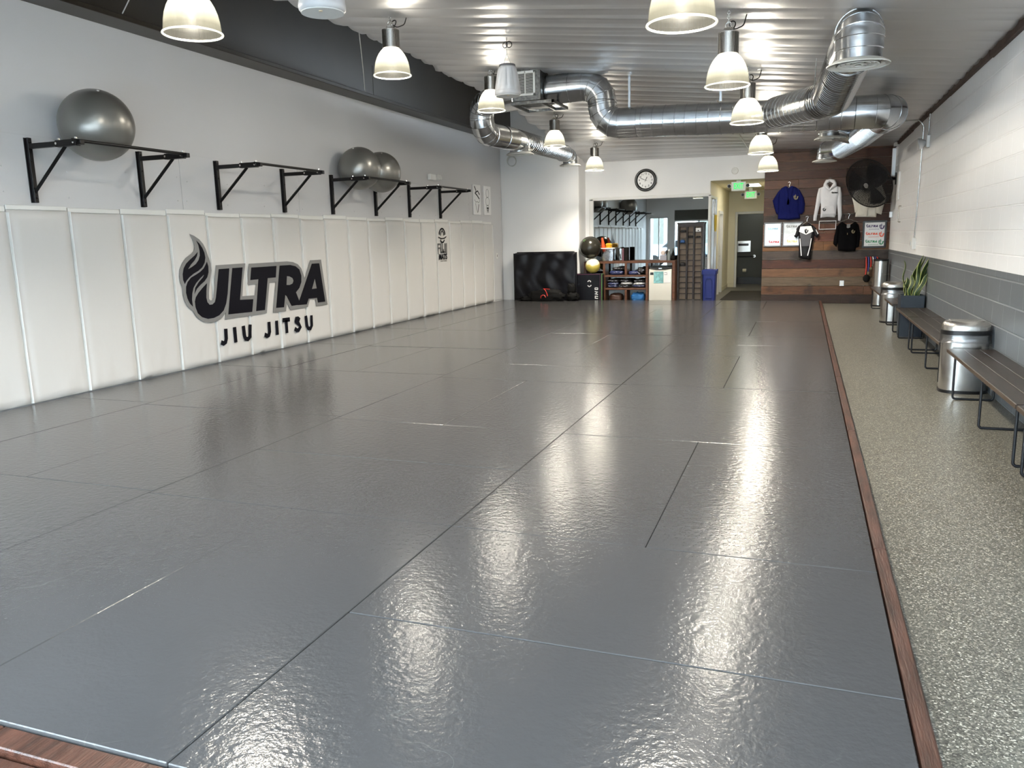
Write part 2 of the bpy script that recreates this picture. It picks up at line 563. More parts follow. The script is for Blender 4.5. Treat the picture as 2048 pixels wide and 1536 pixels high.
def stroke2d(bm, pts, wd, tr, t0, t1):
    pts = [Vector(p) for p in pts]
    L = []; R = []
    for i, p in enumerate(pts):
        d = (pts[min(i + 1, len(pts) - 1)] - pts[max(i - 1, 0)]).normalized()
        n = Vector((-d.y, d.x)) * wd / 2
        L.append(p + n); R.append(p - n)
    for i in range(len(pts) - 1):
        q = [L[i], L[i + 1], R[i + 1], R[i]]
        a = [bm.verts.new(tr(v.x, v.y, t1)) for v in q]
        b = [bm.verts.new(tr(v.x, v.y, t0)) for v in q]
        bm.faces.new(a); bm.faces.new(b[::-1])
        for k in range(4):
            bm.faces.new((a[k], b[k], b[(k + 1) % 4], a[(k + 1) % 4]))


def text_obj(name, body, size, mtx, m, parent=None, ext=.001, align='CENTER', bold=0., sx=1., sh=0.):
    cu = bpy.data.curves.new('lettering_outline', 'FONT')
    cu.body = body; cu.size = size; cu.extrude = ext; cu.align_x = align; cu.align_y = 'CENTER'
    cu.offset = bold; cu.resolution_u = 3; cu.shear = sh
    tmp = bpy.data.objects.new('lettering_outline', cu); C.objects.link(tmp)
    dg = bpy.context.evaluated_depsgraph_get(); dg.update()
    me = bpy.data.meshes.new_from_object(tmp.evaluated_get(dg))
    me.transform(mtx @ Matrix.Diagonal((sx, 1, 1, 1)))
    C.objects.unlink(tmp); bpy.data.objects.remove(tmp); bpy.data.curves.remove(cu)
    me.name = name
    me.materials.clear()
    return link(name, me, parent, m)


def facing(origin, kind):
    """matrix whose xy plane faces the room: 'back' looks to -Y, 'left' looks to +X"""
    if kind == 'back':
        R = Matrix(((1, 0, 0), (0, 0, -1), (0, 1, 0))).to_4x4()
    else:
        R = Matrix(((0, 0, 1), (1, 0, 0), (0, 1, 0))).to_4x4()
    return Matrix.Translation(origin) @ R


# ================================================================== THE ROOM
def struct(name, o_bm, m, smooth=False):
    return tag(fin(name, o_bm, m, smooth=smooth), kind='structure')


bm = bmesh.new(); box(bm, -7.35, 1.9, -1.4, 27.2, -.1, 0)
struct('floor', bm, m_floor)
bm = bmesh.new()
box(bm, -7.35, -7.2, -1.4, 20.0, 0, 5.3)
struct('wall_left', bm, m_wall_l)
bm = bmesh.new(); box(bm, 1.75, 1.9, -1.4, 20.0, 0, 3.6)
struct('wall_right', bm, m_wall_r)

# left wall: painted ply facing up to 2.7 m with screw heads and joints
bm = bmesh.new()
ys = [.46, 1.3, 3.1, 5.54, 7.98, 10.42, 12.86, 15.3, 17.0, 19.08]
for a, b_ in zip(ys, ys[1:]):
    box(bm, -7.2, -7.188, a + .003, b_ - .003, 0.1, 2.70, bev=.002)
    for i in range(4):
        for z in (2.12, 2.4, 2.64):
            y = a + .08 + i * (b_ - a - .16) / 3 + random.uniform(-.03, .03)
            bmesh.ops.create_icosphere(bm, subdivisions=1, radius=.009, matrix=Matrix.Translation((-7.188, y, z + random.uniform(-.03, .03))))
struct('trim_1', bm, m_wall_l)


# back wall with the window and the hall opening, bump-out column, hall
bm = bmesh.new()
box(bm, -5.18, -4.98, 19.75, 19.9, 0, 5.2)
box(bm, -4.98, -2.14, 19.75, 19.9, 0, .42)
box(bm, -4.98, -2.14, 19.75, 19.9, 2.50, 5.2)
box(bm, -2.14, -2.125, 19.75, 19.9, 0, 5.2)
box(bm, -2.125, -.85, 19.75, 19.9, 2.84, 5.2)
struct('wall_back', bm, m_wall)
bm = bmesh.new(); box(bm, -7.2, -5.18, 19.1, 19.9, 0, 5.2, bev=.012)
struct('wall_back_column', bm, m_wall)
# plank-clad wall block to the right of the hall
bm = bmesh.new(); box(bm, -.86, 1.9, 19.18, 25.04, 0, 3.6)
struct('wall_hall_right', bm, m_hall)
bm = bmesh.new()
cl = bm.loops.layers.float_color.new('plank')
tones = [(.075, .026, .013), (.11, .042, .02), (.055, .022, .013), (.135, .056, .027), (.045, .024, .017), (.09, .04, .024)]
low = {0: (.035, .018, .012), 1: (.16, .072, .034), 2: (.155, .11, .07), 3: (.19, .095, .048), 4: (.075, .026, .016), 5: (.06, .045, .038),
       6: (.17, .075, .025), 7: (.12, .04, .02), 8: (.05, .026, .018)}
z = 0.; row = 0
rr = random.Random(5)
while z < 3.5:
    h = .196
    x = -.87
    while x < 1.75:
        L = rr.choice((.9, 1.3, 1.7, 2.6)) if row not in (1, 2, 3, 4) else 2.7
        if row % 3 == 1: L *= .8
        x2 = min(x + L, 1.75)
        if 1.75 - x2 < .3: x2 = 1.75
        before = set(bm.faces)
        dpt = rr.uniform(0, .012)
        box(bm, x, x2 - .003, 19.15 - dpt, 19.19, z + .002, min(z + h - .003, 3.55), bev=.003)
        c = low.get(row) if (row in (0, 1, 2, 3, 4, 5, 6) or rr.random() < .3) and row in low else rr.choice(tones)
        k = rr.uniform(.8, 1.2)
        for f in set(bm.faces) - before:
            for l in f.loops: l[cl] = (c[0] * k, c[1] * k, c[2] * k, 1)
        x = x2
    z += h; row += 1
struct('wall_back_planks', bm, m_wood_wall)

bm = bmesh.new()
box(bm, -2.27, -2.13, 19.9, 20.02, 0, 2.84)
box(bm, -2.27, -2.13, 20.02, 21.42, 2.52, 2.84)
box(bm, -2.27, -2.13, 21.42, 21.92, 0, 2.84)
box(bm, -2.27, -2.13, 21.92, 22.75, 2.12, 2.84)
box(bm, -2.27, -2.13, 22.75, 24.9, 0, 2.84)
struct('wall_hall_left', bm, m_hall)
bm = bmesh.new()
box(bm, -3.3, -1.86, 24.9, 25.04, 0, 2.84)
box(bm, -1.86, -.86, 24.9, 25.02, 2.16, 2.84)
struct('wall_hall_back', bm, m_hall)
bm = bmesh.new(); box(bm, -2.27, -.86, 19.9, 25.02, 2.84, 2.95)
struct('ceiling_hall', bm, m_hall)
bm = bmesh.new()
box(bm, -3.2, .4, 26.6, 26.7, 0, 2.6); box(bm, -3.2, -3.1, 25.02, 26.6, 0, 2.6); box(bm, .3, .4, 25.02, 26.6, 0, 2.6)
for zz in (.35, 1.05, 1.75):
    box(bm, -3.1, .3, 26.592, 26.6, zz, zz + .006)
struct('wall_restroom', bm, m_gray_tile)
bm = bmesh.new(); box(bm, -3.2, .4, 25.02, 26.7, 2.6, 2.7)
struct('ceiling_restroom', bm, m_hall)
bm = bmesh.new(); box(bm, -3.1, .3, 26.55, 26.6, 0, .22)
struct('baseboard_restroom', bm, m_black_plastic)
bm = bmesh.new(); box(bm, -2.13, -1.93, 24.88, 24.9, 0, .12, bev=.004); box(bm, -2.13, -2.115, 22.85, 24.88, 0, .12, bev=.004)
struct('baseboard_hall', bm, m_hall)
bm = bmesh.new()
box(bm, -1.93, -1.86, 24.86, 25.04, 0, 2.23, bev=.006); box(bm, -1.86, -.86, 24.86, 25.04, 2.16, 2.23, bev=.006)
struct('door_1', bm, m_trim_white)
bm = bmesh.new()
box(bm, -2.28, -2.09, 21.86, 21.93, 0, 2.2, bev=.006); box(bm, -2.28, -2.09, 22.74, 22.81, 0, 2.2, bev=.006); box(bm, -2.28, -2.09, 21.93, 22.74, 2.12, 2.2, bev=.006)
d2 = struct('door_2', bm, m_trim_white)
bm = bmesh.new(); box(bm, -2.26, -2.22, 21.93, 22.74, 0, 2.12); fin('door_leaf', bm, m_trim_white, d2)
bm = bmesh.new(); sweep(bm, [(-2.2, 22.62, 1.0), (-2.15, 22.62, 1.0), (-2.15, 22.5, 1.0)], .012, 8); fin('door_handle', bm, m_steel, d2)
bm = bmesh.new()
for a in ((20.02, 20.07, 0, 2.52), (21.37, 21.42, 0, 2.52), (20.07, 21.37, 2.46, 2.52), (20.07, 21.37, 0, .08), (20.70, 20.73, .08, 2.46)):
    box(bm, -2.2, -2.12, *a, bev=.003)
w2 = struct('window_2', bm, m_alu)
bm = bmesh.new(); box(bm, -2.165, -2.155, 20.07, 21.37, .08, 2.46); fin('window_pane', bm, m_gray_glass, w2)
bm = bmesh.new(); box(bm, -5.0, -2.3, 21.9, 22.0, 0, 2.84); box(bm, -5.1, -5.0, 19.9, 22.0, 0, 2.9); struct('wall_office', bm, m_gray_tile)
bm = bmesh.new(); box(bm, -5.1, -2.27, 19.9, 22.0, 2.84, 2.95); struct('ceiling_office', bm, m_gray_tile)

# back window: white frame round dark reflecting glass
bm = bmesh.new()
box(bm, -5.07, -4.97, 19.70, 19.77, .40, 2.52, bev=.008); box(bm, -2.16, -2.1, 19.70, 19.77, .40, 2.52, bev=.008)
box(bm, -5.07, -2.1, 19.70, 19.77, 2.48, 2.55, bev=.008); box(bm, -5.07, -2.1, 19.70, 19.77, .36, .42, bev=.008)
w1 = struct('window_1', bm, m_trim_white)
bm = bmesh.new(); box(bm, -4.97, -3.655, 19.745, 19.752, .42, 2.48); box(bm, -3.650, -2.16, 19.745, 19.752, .42, 2.48)
fin('window_pane', bm, m_mirror_glass, w1)

# front of the room behind the camera: storefront glass
bm = bmesh.new()
box(bm, -7.2, -7.05, .30, .45, 0, 5.2); box(bm, -5.85, -2.45, .30, .45, 0, .45); box(bm, -7.05, -2.45, .30, .45, 2.78, 5.2); box(bm, -7.05, -6.15, .30, .45, 2.48, 2.78); box(bm, -6.15, -5.85, .30, .45, 0, 2.78)
box(bm, -2.45, -2.3, -1.25, .45, 0, 5.2)
box(bm, -2.3, 1.75, -1.4, -1.25, 3.05, 5.2)
box(bm, 1.6, 1.75, -1.4, -1.25, 0, 3.05)
struct('wall_front', bm, m_wall)
bm = bmesh.new()
for x in (-5.85, -4.7, -3.55, -2.45): box(bm, x - .03, x + .03, .33, .41, .45, 2.3)
for x in (-7.03, -6.6, -6.17): box(bm, x - .025, x + .025, .33, .41, 0, 2.48)
box(bm, -7.05, -6.15, .33, .41, 0, .08); box(bm, -7.05, -6.15, .33, .41, 2.42, 2.48); box(bm, -5.85, -2.45, .33, .41, .45, .52); box(bm, -5.85, -2.45, .33, .41, 2.24, 2.3)
w3 = struct('window_3', bm, m_alu)
bm = bmesh.new(); box(bm, -5.85, -2.48, .365, .375, .5, 2.28); box(bm, -7.02, -6.17, .365, .375, .05, 2.45); fin('window_pane', bm, m_glass, w3)
bm = bmesh.new(); box(bm, -5.85, -2.45, .34, .44, 2.3, 2.78); fin('dark_header', bm, m_gray_tile, w3)
bm = bmesh.new()
for x in (-2.27, -1.3, -.35, .6, 1.6): box(bm, x - .03, x + .03, -1.36, -1.28, 0, 3.05)
for zz in (0, 2.3, 2.98): box(bm, -2.27, 1.6, -1.36, -1.28, zz, zz + .07)
d3 = struct('door_3', bm, m_alu)
bm = bmesh.new(); box(bm, -2.24, 1.57, -1.325, -1.315, .07, 3.0); fin('door_pane', bm, m_glass, d3)

# ceiling: foil-faced insulation stapled between rafters, bowed roof
def ceil_s(y):
    return .105 * max(0, 1 - abs((y - 10) / 9.7) ** 2.2) + .012


def ceil_z(x, y):
    return 3.38 + ceil_s(y) * (1.75 - x)


bm = bmesh.new()
nx, ny = 90, 900
y0c, y1c = -1.3, 19.76
rows = []
for j in range(ny + 1):
    y = y0c + (y1c - y0c) * j / ny
    ph = (y / .405) % 1.
    bayn = int(y / .405)
    row = []
    edge = -5.32 + .16 * noise.noise(Vector((y * .9, 3.1, 0))) + .05 * noise.noise(Vector((y * 4, 7, 0))) + .07 * (abs(math.sin(PI * y / 1.22)) - .5)
    for i in range(nx + 1):
        u = i / nx
        x = edge + (1.75 - edge) * u
        pil = math.sin(PI * ph) ** .7
        sag = .018 + .012 * abs(noise.noise(Vector((x * .35, bayn * 1.7, 2)))) * 2
        left = max(0, 1 - (x + 5.4) / 2.2)
        sag += .035 * left * (.6 + noise.noise(Vector((x * .8, bayn * .9, 5))))
        wr = .006 * noise.noise(Vector((x * .5, y * 9, 1))) + .010 * left * noise.noise(Vector((x * 1.5, y * 7, 9)))
        zc = ceil_z(x, y) - sag * pil + wr
        row.append(bm.verts.new((x, y, zc)))
    rows.append(row)
for a, b_ in zip(rows, rows[1:]):
    for i in range(nx):
        bm.faces.new((a[i], a[i + 1], b_[i + 1], b_[i]))
me = bpy.data.meshes.new('ceiling'); bm.to_mesh(me); bm.free()
for p in me.polygons: p.use_smooth = True
co = link('ceiling', me, None, m_foil); tag(co, kind='structure')
sol = co.modifiers.new('thickness', 'SOLIDIFY'); sol.thickness = -.012; sol.offset = 1
m_dark = mat('roof_deck_dark', (.03, .028, .025), .8)
bm = bmesh.new(); box(bm, -7.35, 1.9, -1.4, 20.0, 5.2, 5.3); box(bm, 1.75, 1.9, -1.4, 20, 3.6, 5.2); struct('ceiling_deck', bm, m_dark)
bm = bmesh.new()
box(bm, -7.2, -6.9, .45, 19.1, 4.02, 5.2); box(bm, -7.2, -6.86, .45, 19.1, 3.965, 4.02, bev=.006)
for yy in (4.0, 8.2, 12.35, 16.5): box(bm, -6.9, -6.895, yy, yy + .02, 4.02, 4.5)
struct('trim_2', bm, m_beam)
bm = bmesh.new()
yy = -1.2
while yy < 19.1:
    L = random.uniform(1.2, 2.6); y2 = min(yy + L, 19.15)
    box(bm, 1.755 - .045, 1.755, yy, y2 - .01, 3.295 + random.uniform(-.01, .01), 3.385, bev=.006)
    yy = y2
struct('trim_3', bm, mat('rough_ledger_wood', (.045, .022, .015), .6, var=.4, vscale=6, bump=.4, bscale=14))

# curb round the mats
bm = bmesh.new()
yy = 1.5
while yy < 18.85:
    y2 = min(yy + 2.44, 18.86)
    box(bm, .375, .43, yy, y2 - .004, 0, .088, bev=.006)
    yy = y2
struct('trim_4', bm, m_curb)
bm = bmesh.new()
xx = -7.1
for L in (2.3, 2.44, 2.44, .36):
    box(bm, xx, xx + L - .006, 1.515, 1.603, 0, .074, bev=.004)
    box(bm, xx, xx + L - .006, .455, 1.508, 0, .052, bev=.008)
    xx += L
struct('trim_5', bm, m_curb)

# ================================================================== FLOOR MATS
COLS = {
    'A': ('beside the curb', [(-1.71, .37)], [(1.61, 2.62, 0), (2.62, 3.66, 0), (3.66, 5.77, -.67), (5.77, 6.83, 0), (6.83, 7.95, 0), (7.95, 10.12, -.69),
          (10.12, 11.17, 0), (11.17, 12.2, 0), (12.2, 14.3, -.71), (14.3, 15.5, 0), (15.5, 16.75, 0), (16.75, 18.85, -.72)]),
    'B': ('left of the middle seam', [(-3.78, -1.71)], [(1.61, 3.66, -2.72), (3.66, 4.73, 0), (4.73, 5.80, 0), (5.80, 7.92, -2.75), (7.92, 8.97, 0), (8.97, 10.05, 0),
          (10.05, 12.15, -2.79), (12.15, 13.2, 0), (13.2, 14.3, 0), (14.3, 16.4, -2.8), (16.4, 17.6, 0), (17.6, 18.85, 0)]),
    'C': ('second column from the pads', [(-6.0, -3.78)], [(1.61, 2.65, 0), (2.65, 3.70, 0), (3.70, 5.88, -4.88), (5.88, 6.95, 0), (6.95, 8.08, 0), (8.08, 10.2, -4.95),
          (10.2, 11.25, 0), (11.25, 12.3, 0), (12.3, 14.4, -4.95), (14.4, 15.45, 0), (15.45, 16.6, 0), (16.6, 18.85, -4.95)]),
    'D': ('at the foot of the pads', [(-7.12, -6.0)], [(1.75, 3.85, 0), (3.85, 5.97, 0), (5.97, 8.15, 0), (8.15, 10.3, 0), (10.3, 12.4, 0), (12.4, 14.5, 0), (14.5, 16.6, 0), (16.6, 18.85, 0)]),
}
ORD = ['nearest', 'second', 'third', 'fourth', 'fifth', 'sixth', 'seventh', 'eighth', 'ninth', 'tenth', 'eleventh', 'twelfth', 'thirteenth', 'fourteenth', 'fifteenth', 'sixteenth',
       'seventeenth', 'eighteenth', 'nineteenth', 'twentieth']
rm = random.Random(3)
for key, (where, ((cx0, cx1),), rws) in COLS.items():
    k = 0
    for (a, b_, sp) in rws:
        cells = [(cx0, cx1, '')] if sp == 0 else [(cx0, sp, 'left of a pair, '), (sp, cx1, 'right of a pair, ')]
        n_txt = ('nearest' if k == 0 else ORD[k]) + ' from the camera'
        for (xa, xb, side) in cells:
            bm = bmesh.new()
            dz = rm.uniform(-.0012, .0012)
            g = .002
            box(bm, xa + g, xb - g, a + g, b_ - g, 0, .08 + dz, bev=.003)
            o = fin('floor_mat', bm, m_mat)
            tag(o, 'grey floor mat %s, %s%s' % (where, side, n_txt), 'mat', 'grey martial arts mats laid edge to edge')
        k += 1

# ================================================================== WALL PADS
seams = [1.53, 2.21, 2.89, 3.57, 4.25, 4.925, 5.60, 6.29, 6.97, 7.66, 8.32, 8.99, 9.67, 10.34, 11.0, 11.68, 12.35, 13.01, 13.70, 14.40, 15.09, 15.76, 16.42, 17.07, 17.72, 18.30]
PADLAB = {9: 'white wall pad printed with the flame of the logo', 10: 'white wall pad printed with the right of the flame U and the first J',
          11: 'white wall pad printed with the letter T and the second J', 12: 'white wall pad printed with the letter R above the letters ITS',
          13: 'white wall pad printed with the letter A and the last U', 20: 'white wall pad with the mountain emblem and FUJI MATS print'}
for i, (a, b_) in enumerate(zip(seams, seams[1:])):
    bm = bmesh.new()
    top = 1.965 + .012 * math.sin(i * 2.3)
    nu, nv = 14, 44
    x0, x1 = -7.188, -7.128
    grid = []
    for v in range(nv + 1):
        row = []
        for u in range(nu + 1):
            fu, fv = u / nu, v / nv
            y = a + .0035 + (b_ - a - .007) * fu; z = .085 + (top - .085) * fv
            edge = min(fu, 1 - fu) * (b_ - a); ez = min(fv, 1 - fv) * 1.9
            rnd = 1 - math.exp(-min(edge, ez) / .012)
            wz = math.exp(-fv * 7) + .35 * math.exp(-(1 - fv) * 14)
            wr = .017 * wz * noise.noise(Vector((y * 11 - fv * 3, z * 2.2, i * 3.3))) * rnd + .0035 * noise.noise(Vector((y * 2, z * 1.3, i))) * rnd
            row.append(bm.verts.new((x0 + .03 + (x1 - x0 - .03) * rnd + wr, y, z)))
        grid.append(row)
    for r0, r1 in zip(grid, grid[1:]):
        for u in range(nu): bm.faces.new((r0[u], r0[u + 1], r1[u + 1], r1[u]))
    per = [grid[0][u] for u in range(nu + 1)] + [grid[v][nu] for v in range(1, nv + 1)] + [grid[nv][u] for u in range(nu - 1, -1, -1)] + [grid[v][0] for v in range(nv - 1, 0, -1)]
    bk = [bm.verts.new((x0, q.co.y, q.co.z)) for q in per]
    for k in range(len(per)):
        bm.faces.new((per[k], per[(k + 1) % len(per)], bk[(k + 1) % len(per)], bk[k]))
    bm.faces.new(bk)
    if i in PADLAB: lab = PADLAB[i]
    elif i < 9: lab = 'plain white wall pad, %s to the left of the flame logo' % ['', 'first', 'second', 'third', 'fourth', 'fifth', 'sixth', 'seventh', 'eighth', 'ninth'][9 - i]
    elif i < 20: lab = 'plain white wall pad, %s to the right of the big logo' % ORD[i - 14].replace('nearest', 'first')
    else: lab = 'plain white wall pad, %s to the right of the mountain emblem pad' % ORD[i - 21].replace('nearest', 'first')
    p = tag(fin('wall_pad', bm, m_vinyl_wht, smooth=True, angle=50), lab, 'wall pad', 'white vinyl pads along the left wall')
    bm = bmesh.new(); box(bm, -7.188, -7.121, b_ - .003, b_ + .003, .09, top - .004, bev=.002); fin('lit_edge_strip', bm, m_trim_white, p)  # added white strip standing for the pad edges catching light
    bm = bmesh.new(); box(bm, -7.188, -7.165, a + .01, b_ - .004, top + .004, top + .055 + .008 * math.sin(i * 5), bev=.003)
    fin('fixing_rail', bm, m_trim_white, p)

LOGO={
 'outline':[(7.968,1.743),(8.044,1.718),(8.125,1.676),(8.187,1.618),(8.223,1.557),(8.248,1.483),(8.271,1.427),(8.291,1.371),(8.294,1.284),(8.262,1.186),(8.231,1.089),(8.211,1.003),(8.204,0.926),(8.225,0.902),(8.261,0.906),(8.287,0.935),(8.318,1.058),(8.351,1.207),(8.384,1.345),(8.964,1.349),(8.893,1.114),(8.85,0.912),(9.109,0.906),(9.16,1.055),(8.978,1.062),(9.04,1.341),(9.908,1.344),(10.05,1.329),(10.169,1.292),(10.248,1.228),(10.289,1.145),(10.313,1.071),(10.497,1.341),(10.79,1.342),(10.894,0.631),(10.579,0.632),(10.565,0.744),(10.412,0.744),(10.35,0.636),(9.908,0.631),(9.827,0.747),(9.795,0.624),(9.487,0.632),(9.605,1.06),(9.459,1.061),(9.343,0.637),(9.107,0.636),(8.468,0.637),(8.492,0.721),(8.424,0.669),(8.326,0.631),(8.196,0.619),(8.074,0.642),(7.976,0.699),(7.924,0.758),(7.9,0.801),(7.826,0.85),(7.777,0.92),(7.755,1.005),(7.76,1.1),(7.727,1.162),(7.721,1.239),(7.741,1.32),(7.792,1.395),(7.866,1.455),(7.956,1.499),(8.012,1.537),(8.03,1.585),(8.026,1.644),(8.004,1.692)],
 'lick_a':[(8.068,1.662),(8.118,1.625),(8.163,1.57),(8.193,1.509),(8.201,1.448),(8.182,1.387),(8.13,1.328),(8.055,1.288),(7.965,1.256),(7.892,1.218),(7.837,1.179),(7.801,1.139),(7.78,1.188),(7.781,1.259),(7.807,1.329),(7.857,1.386),(7.93,1.432),(8.012,1.477),(8.074,1.52),(8.054,1.47),(8.004,1.417),(7.938,1.372),(7.88,1.316),(7.951,1.341),(8.024,1.374),(8.078,1.421),(8.106,1.475),(8.111,1.535),(8.098,1.605)],
 'lick_b':[(8.224,1.395),(8.241,1.336),(8.235,1.262),(8.205,1.202),(8.151,1.155),(8.066,1.111),(8.0,1.067),(7.952,1.009),(7.972,1.081),(8.045,1.149),(8.128,1.206),(8.154,1.239),(8.078,1.196),(7.997,1.14),(7.942,1.083),(7.913,1.018),(7.897,0.941),(7.902,0.853),(7.857,0.895),(7.824,0.958),(7.808,1.031),(7.818,1.103),(7.851,1.16),(7.917,1.211),(8.006,1.242),(8.088,1.275),(8.155,1.315),(8.197,1.362)],
 'U':[(8.188,1.126),(8.165,1.031),(8.153,0.945),(8.164,0.889),(8.2,0.852),(8.254,0.85),(8.303,0.877),(8.329,0.932),(8.364,1.055),(8.428,1.293),(8.634,1.295),(8.559,0.966),(8.513,0.841),(8.455,0.756),(8.363,0.701),(8.258,0.676),(8.149,0.675),(8.047,0.707),(7.976,0.763),(7.947,0.839),(7.944,0.912),(7.969,0.965),(8.022,1.016),(8.105,1.075)],
 'L':[(8.694,1.296),(8.902,1.297),(8.794,0.868),(9.071,0.855),(9.026,0.684),(8.536,0.695)],
 'T':[(9.083,1.287),(9.645,1.288),(9.609,1.126),(9.422,1.125),(9.305,0.683),(9.111,0.686),(9.215,1.12),(9.041,1.119)],
 'R':[(9.718,1.289),(9.973,1.289),(10.104,1.266),(10.196,1.213),(10.235,1.119),(10.223,1.024),(10.163,0.94),(10.069,0.88),(10.139,0.743),(10.157,0.69),(9.935,0.687),(9.833,0.839),(9.801,0.86),(9.75,0.684),(9.563,0.691)],
 'A':[(10.53,1.288),(10.732,1.287),(10.83,0.68),(10.625,0.681),(10.607,0.756),(10.383,0.761),(10.321,0.679),(10.089,0.686)],
 'R_hole':[(9.874,1.13),(9.94,1.122),(10.009,1.094),(10.028,1.053),(10.0,1.015),(9.925,0.998),(9.849,1.003)],
 'A_hole':[(10.584,1.056),(10.619,0.903),(10.486,0.901)],
}
STROKES={
 'J':[(8.465,0.513),(8.457,0.382),(8.438,0.339),(8.398,0.325),(8.354,0.346)],
 'I':[(8.639,0.515),(8.64,0.309)],
 'U':[(8.819,0.513),(8.827,0.376),(8.846,0.333),(8.892,0.321),(8.937,0.349),(8.963,0.515)],
 'J2':[(9.377,0.508),(9.375,0.366),(9.352,0.323),(9.309,0.315),(9.261,0.34)],
 'I2':[(9.552,0.508),(9.549,0.303)],
 'T':[(9.696,0.498),(9.87,0.494)],
 'T2':[(9.779,0.495),(9.779,0.301)],
 'S':[(10.117,0.46),(10.075,0.488),(10.026,0.49),(10.009,0.454),(10.085,0.404),(10.121,0.353),(10.068,0.311),(10.019,0.314),(9.978,0.345)],
 'U2':[(10.28,0.508),(10.295,0.356),(10.32,0.308),(10.38,0.303),(10.419,0.343),(10.427,0.501)],
}



def T_left(px):
    return lambda u, v, d: Vector((px + d, u, v))


g = thing('wall_logo', 'large black and grey ULTRA JIU JITSU flame logo printed across the wall pads', 'logo', (-7.12, 9.3, 1.0))


def logo_part(name, polys, m, d0, d1, holes=()):
    bm = bmesh.new()
    for p in polys: slab2d(bm, p, lambda u, v, d: Vector((d, u - 9.3, v - 1.0)), d0, d1, holes)
    return fin(name, bm, m, g)


logo_part('grey_outline', [LOGO['outline']], m_ink_gray, .001, .0045)
logo_part('flame', [LOGO['lick_a'], LOGO['lick_b']], m_ink, .0035, .0065)
logo_part('letter_u', [LOGO['U']], m_ink, .0035, .0065)
logo_part('letter_l', [LOGO['L']], m_ink, .0035, .0065)
logo_part('letter_t', [LOGO['T']], m_ink, .0035, .0065)
logo_part('letter_r', [LOGO['R']], m_ink, .0035, .0060, [LOGO['R_hole']])
logo_part('letter_a', [LOGO['A']], m_ink, .0035, .0065, [LOGO['A_hole']])
for k_, ss in (('j', ['J']), ('i', ['I']), ('u', ['U']), ('j', ['J2']), ('i', ['I2']), ('t', ['T', 'T2']), ('s', ['S']), ('u', ['U2'])):
    bm = bmesh.new()
    for s_ in ss: stroke2d(bm, STROKES[s_], .062, lambda u, v, d: Vector((d, u - 9.3, v - 1.0)), .002, .0055)
    fin('small_letter_' + k_, bm, m_ink, g)

g = thing('maker_logo', 'mountain emblem over the words FUJI MATS on a wall pad near the corner', 'logo', (-7.12, 15.34, 1.5))
tr = lambda u, v, d: Vector((d, u, v))
bm = bmesh.new()
stroke2d(bm, [(.14 * math.cos(t), .205 + .135 * math.sin(t)) for t in [PI * (.02 + .96 * i / 16) for i in range(17)]], .035, tr, .001, .004)
stroke2d(bm, [(-.09, .20), (-.045, .27), (0, .305), (.045, .27), (.09, .20)], .022, tr, .001, .004)
stroke2d(bm, [(-.19, .165), (-.05, .135), (.1, .14), (.2, .175)], .02, tr, .001, .004)
stroke2d(bm, [(-.10, .105), (-.05, .065), (0, .055), (.05, .065), (.10, .105)], .032, tr, .001, .004)
fin('mountain_emblem', bm, m_ink, g)
bm = bmesh.new()
zt, zb, wd = .02, -.165, .036
for s_ in ([(-.23, zb), (-.23, zt), (-.13, zt)], [(-.23, -.06), (-.15, -.06)], [(-.09, zt), (-.09, zb + .02), (-.01, zb + .02), (-.01, zt)],
           [(.12, zt), (.12, zb + .02), (.04, zb + .02), (.04, -.10)], [(.19, zt), (.19, zb)]):
    s_ = [Vector(q) for q in s_]
    for q0, q1 in zip(s_, s_[1:]):
        d_ = (q1 - q0).normalized() * wd * .5
        stroke2d(bm, [q0 - d_, q1 + d_], wd, tr, .001, .004)
fin('fuji_lettering', bm, mat('fuji_gray', (.12, .12, .12), .5), g)
t_ = text_obj('mats_lettering', 'MATS', .16, facing((.003, 0, -.245), 'left'), m_ink, g, bold=.006, sx=1.02)
t_ = text_obj('small_print', 'QUALITY DESIGN', .04, facing((.003, .02, -.33), 'left'), m_ink_gray, g)

# ================================================================== PULL-UP BARS
def rack(yc, label):
    t = thing('pull_up_bar', label, 'pull-up bar', (-7.188, yc, 2.05), 0, 'black wall mounted pull-up bars')
    for s in (-.70, .70):
        bm = bmesh.new()
        box(bm, 0, .008, s - .035, s + .035, 0, .62, bev=.002); box(bm, .008, .045, s - .022, s + .022, .0, .62, bev=.003)
        for zz in (.05, .40, .58): bmesh.ops.create_icosphere(bm, subdivisions=1, radius=.012, matrix=Matrix.Translation((.047, s, zz)))
        up = fin('wall_plate', bm, m_black_metal, t)
        bm = bmesh.new(); box(bm, .045, .72, s - .024, s + .024, .515, .563, bev=.004); box(bm, .40, .66, s - .03, s + .03, .508, .57, bev=.003)
        fin('arm', bm, m_black_metal, t)
        bm = bmesh.new(); sweep(bm, [(.03, s, .10), (.50, s, .515)], .021, 4); fin('brace', bm, m_black_metal, t)
        bm = bmesh.new()
        for xx in (.42, .64):
            bmesh.ops.create_cone(bm, cap_ends=True, segments=6, radius1=.013, radius2=.013, depth=.02, matrix=Matrix.Translation((xx, s, .58)))
            bmesh.ops.create_cone(bm, cap_ends=True, segments=6, radius1=.013, radius2=.013, depth=.012, matrix=Matrix.Translation((xx, s - .033, .54)) @ Matrix.Rotation(PI / 2, 4, 'X'))
        fin('bolts', bm, m_steel, t)
    bm = bmesh.new(); sweep(bm, [(.66, -.76, .555), (.66, .76, .555)], .0165, 14); fin('bar', bm, m_black_metal, t, smooth=True)
    return t


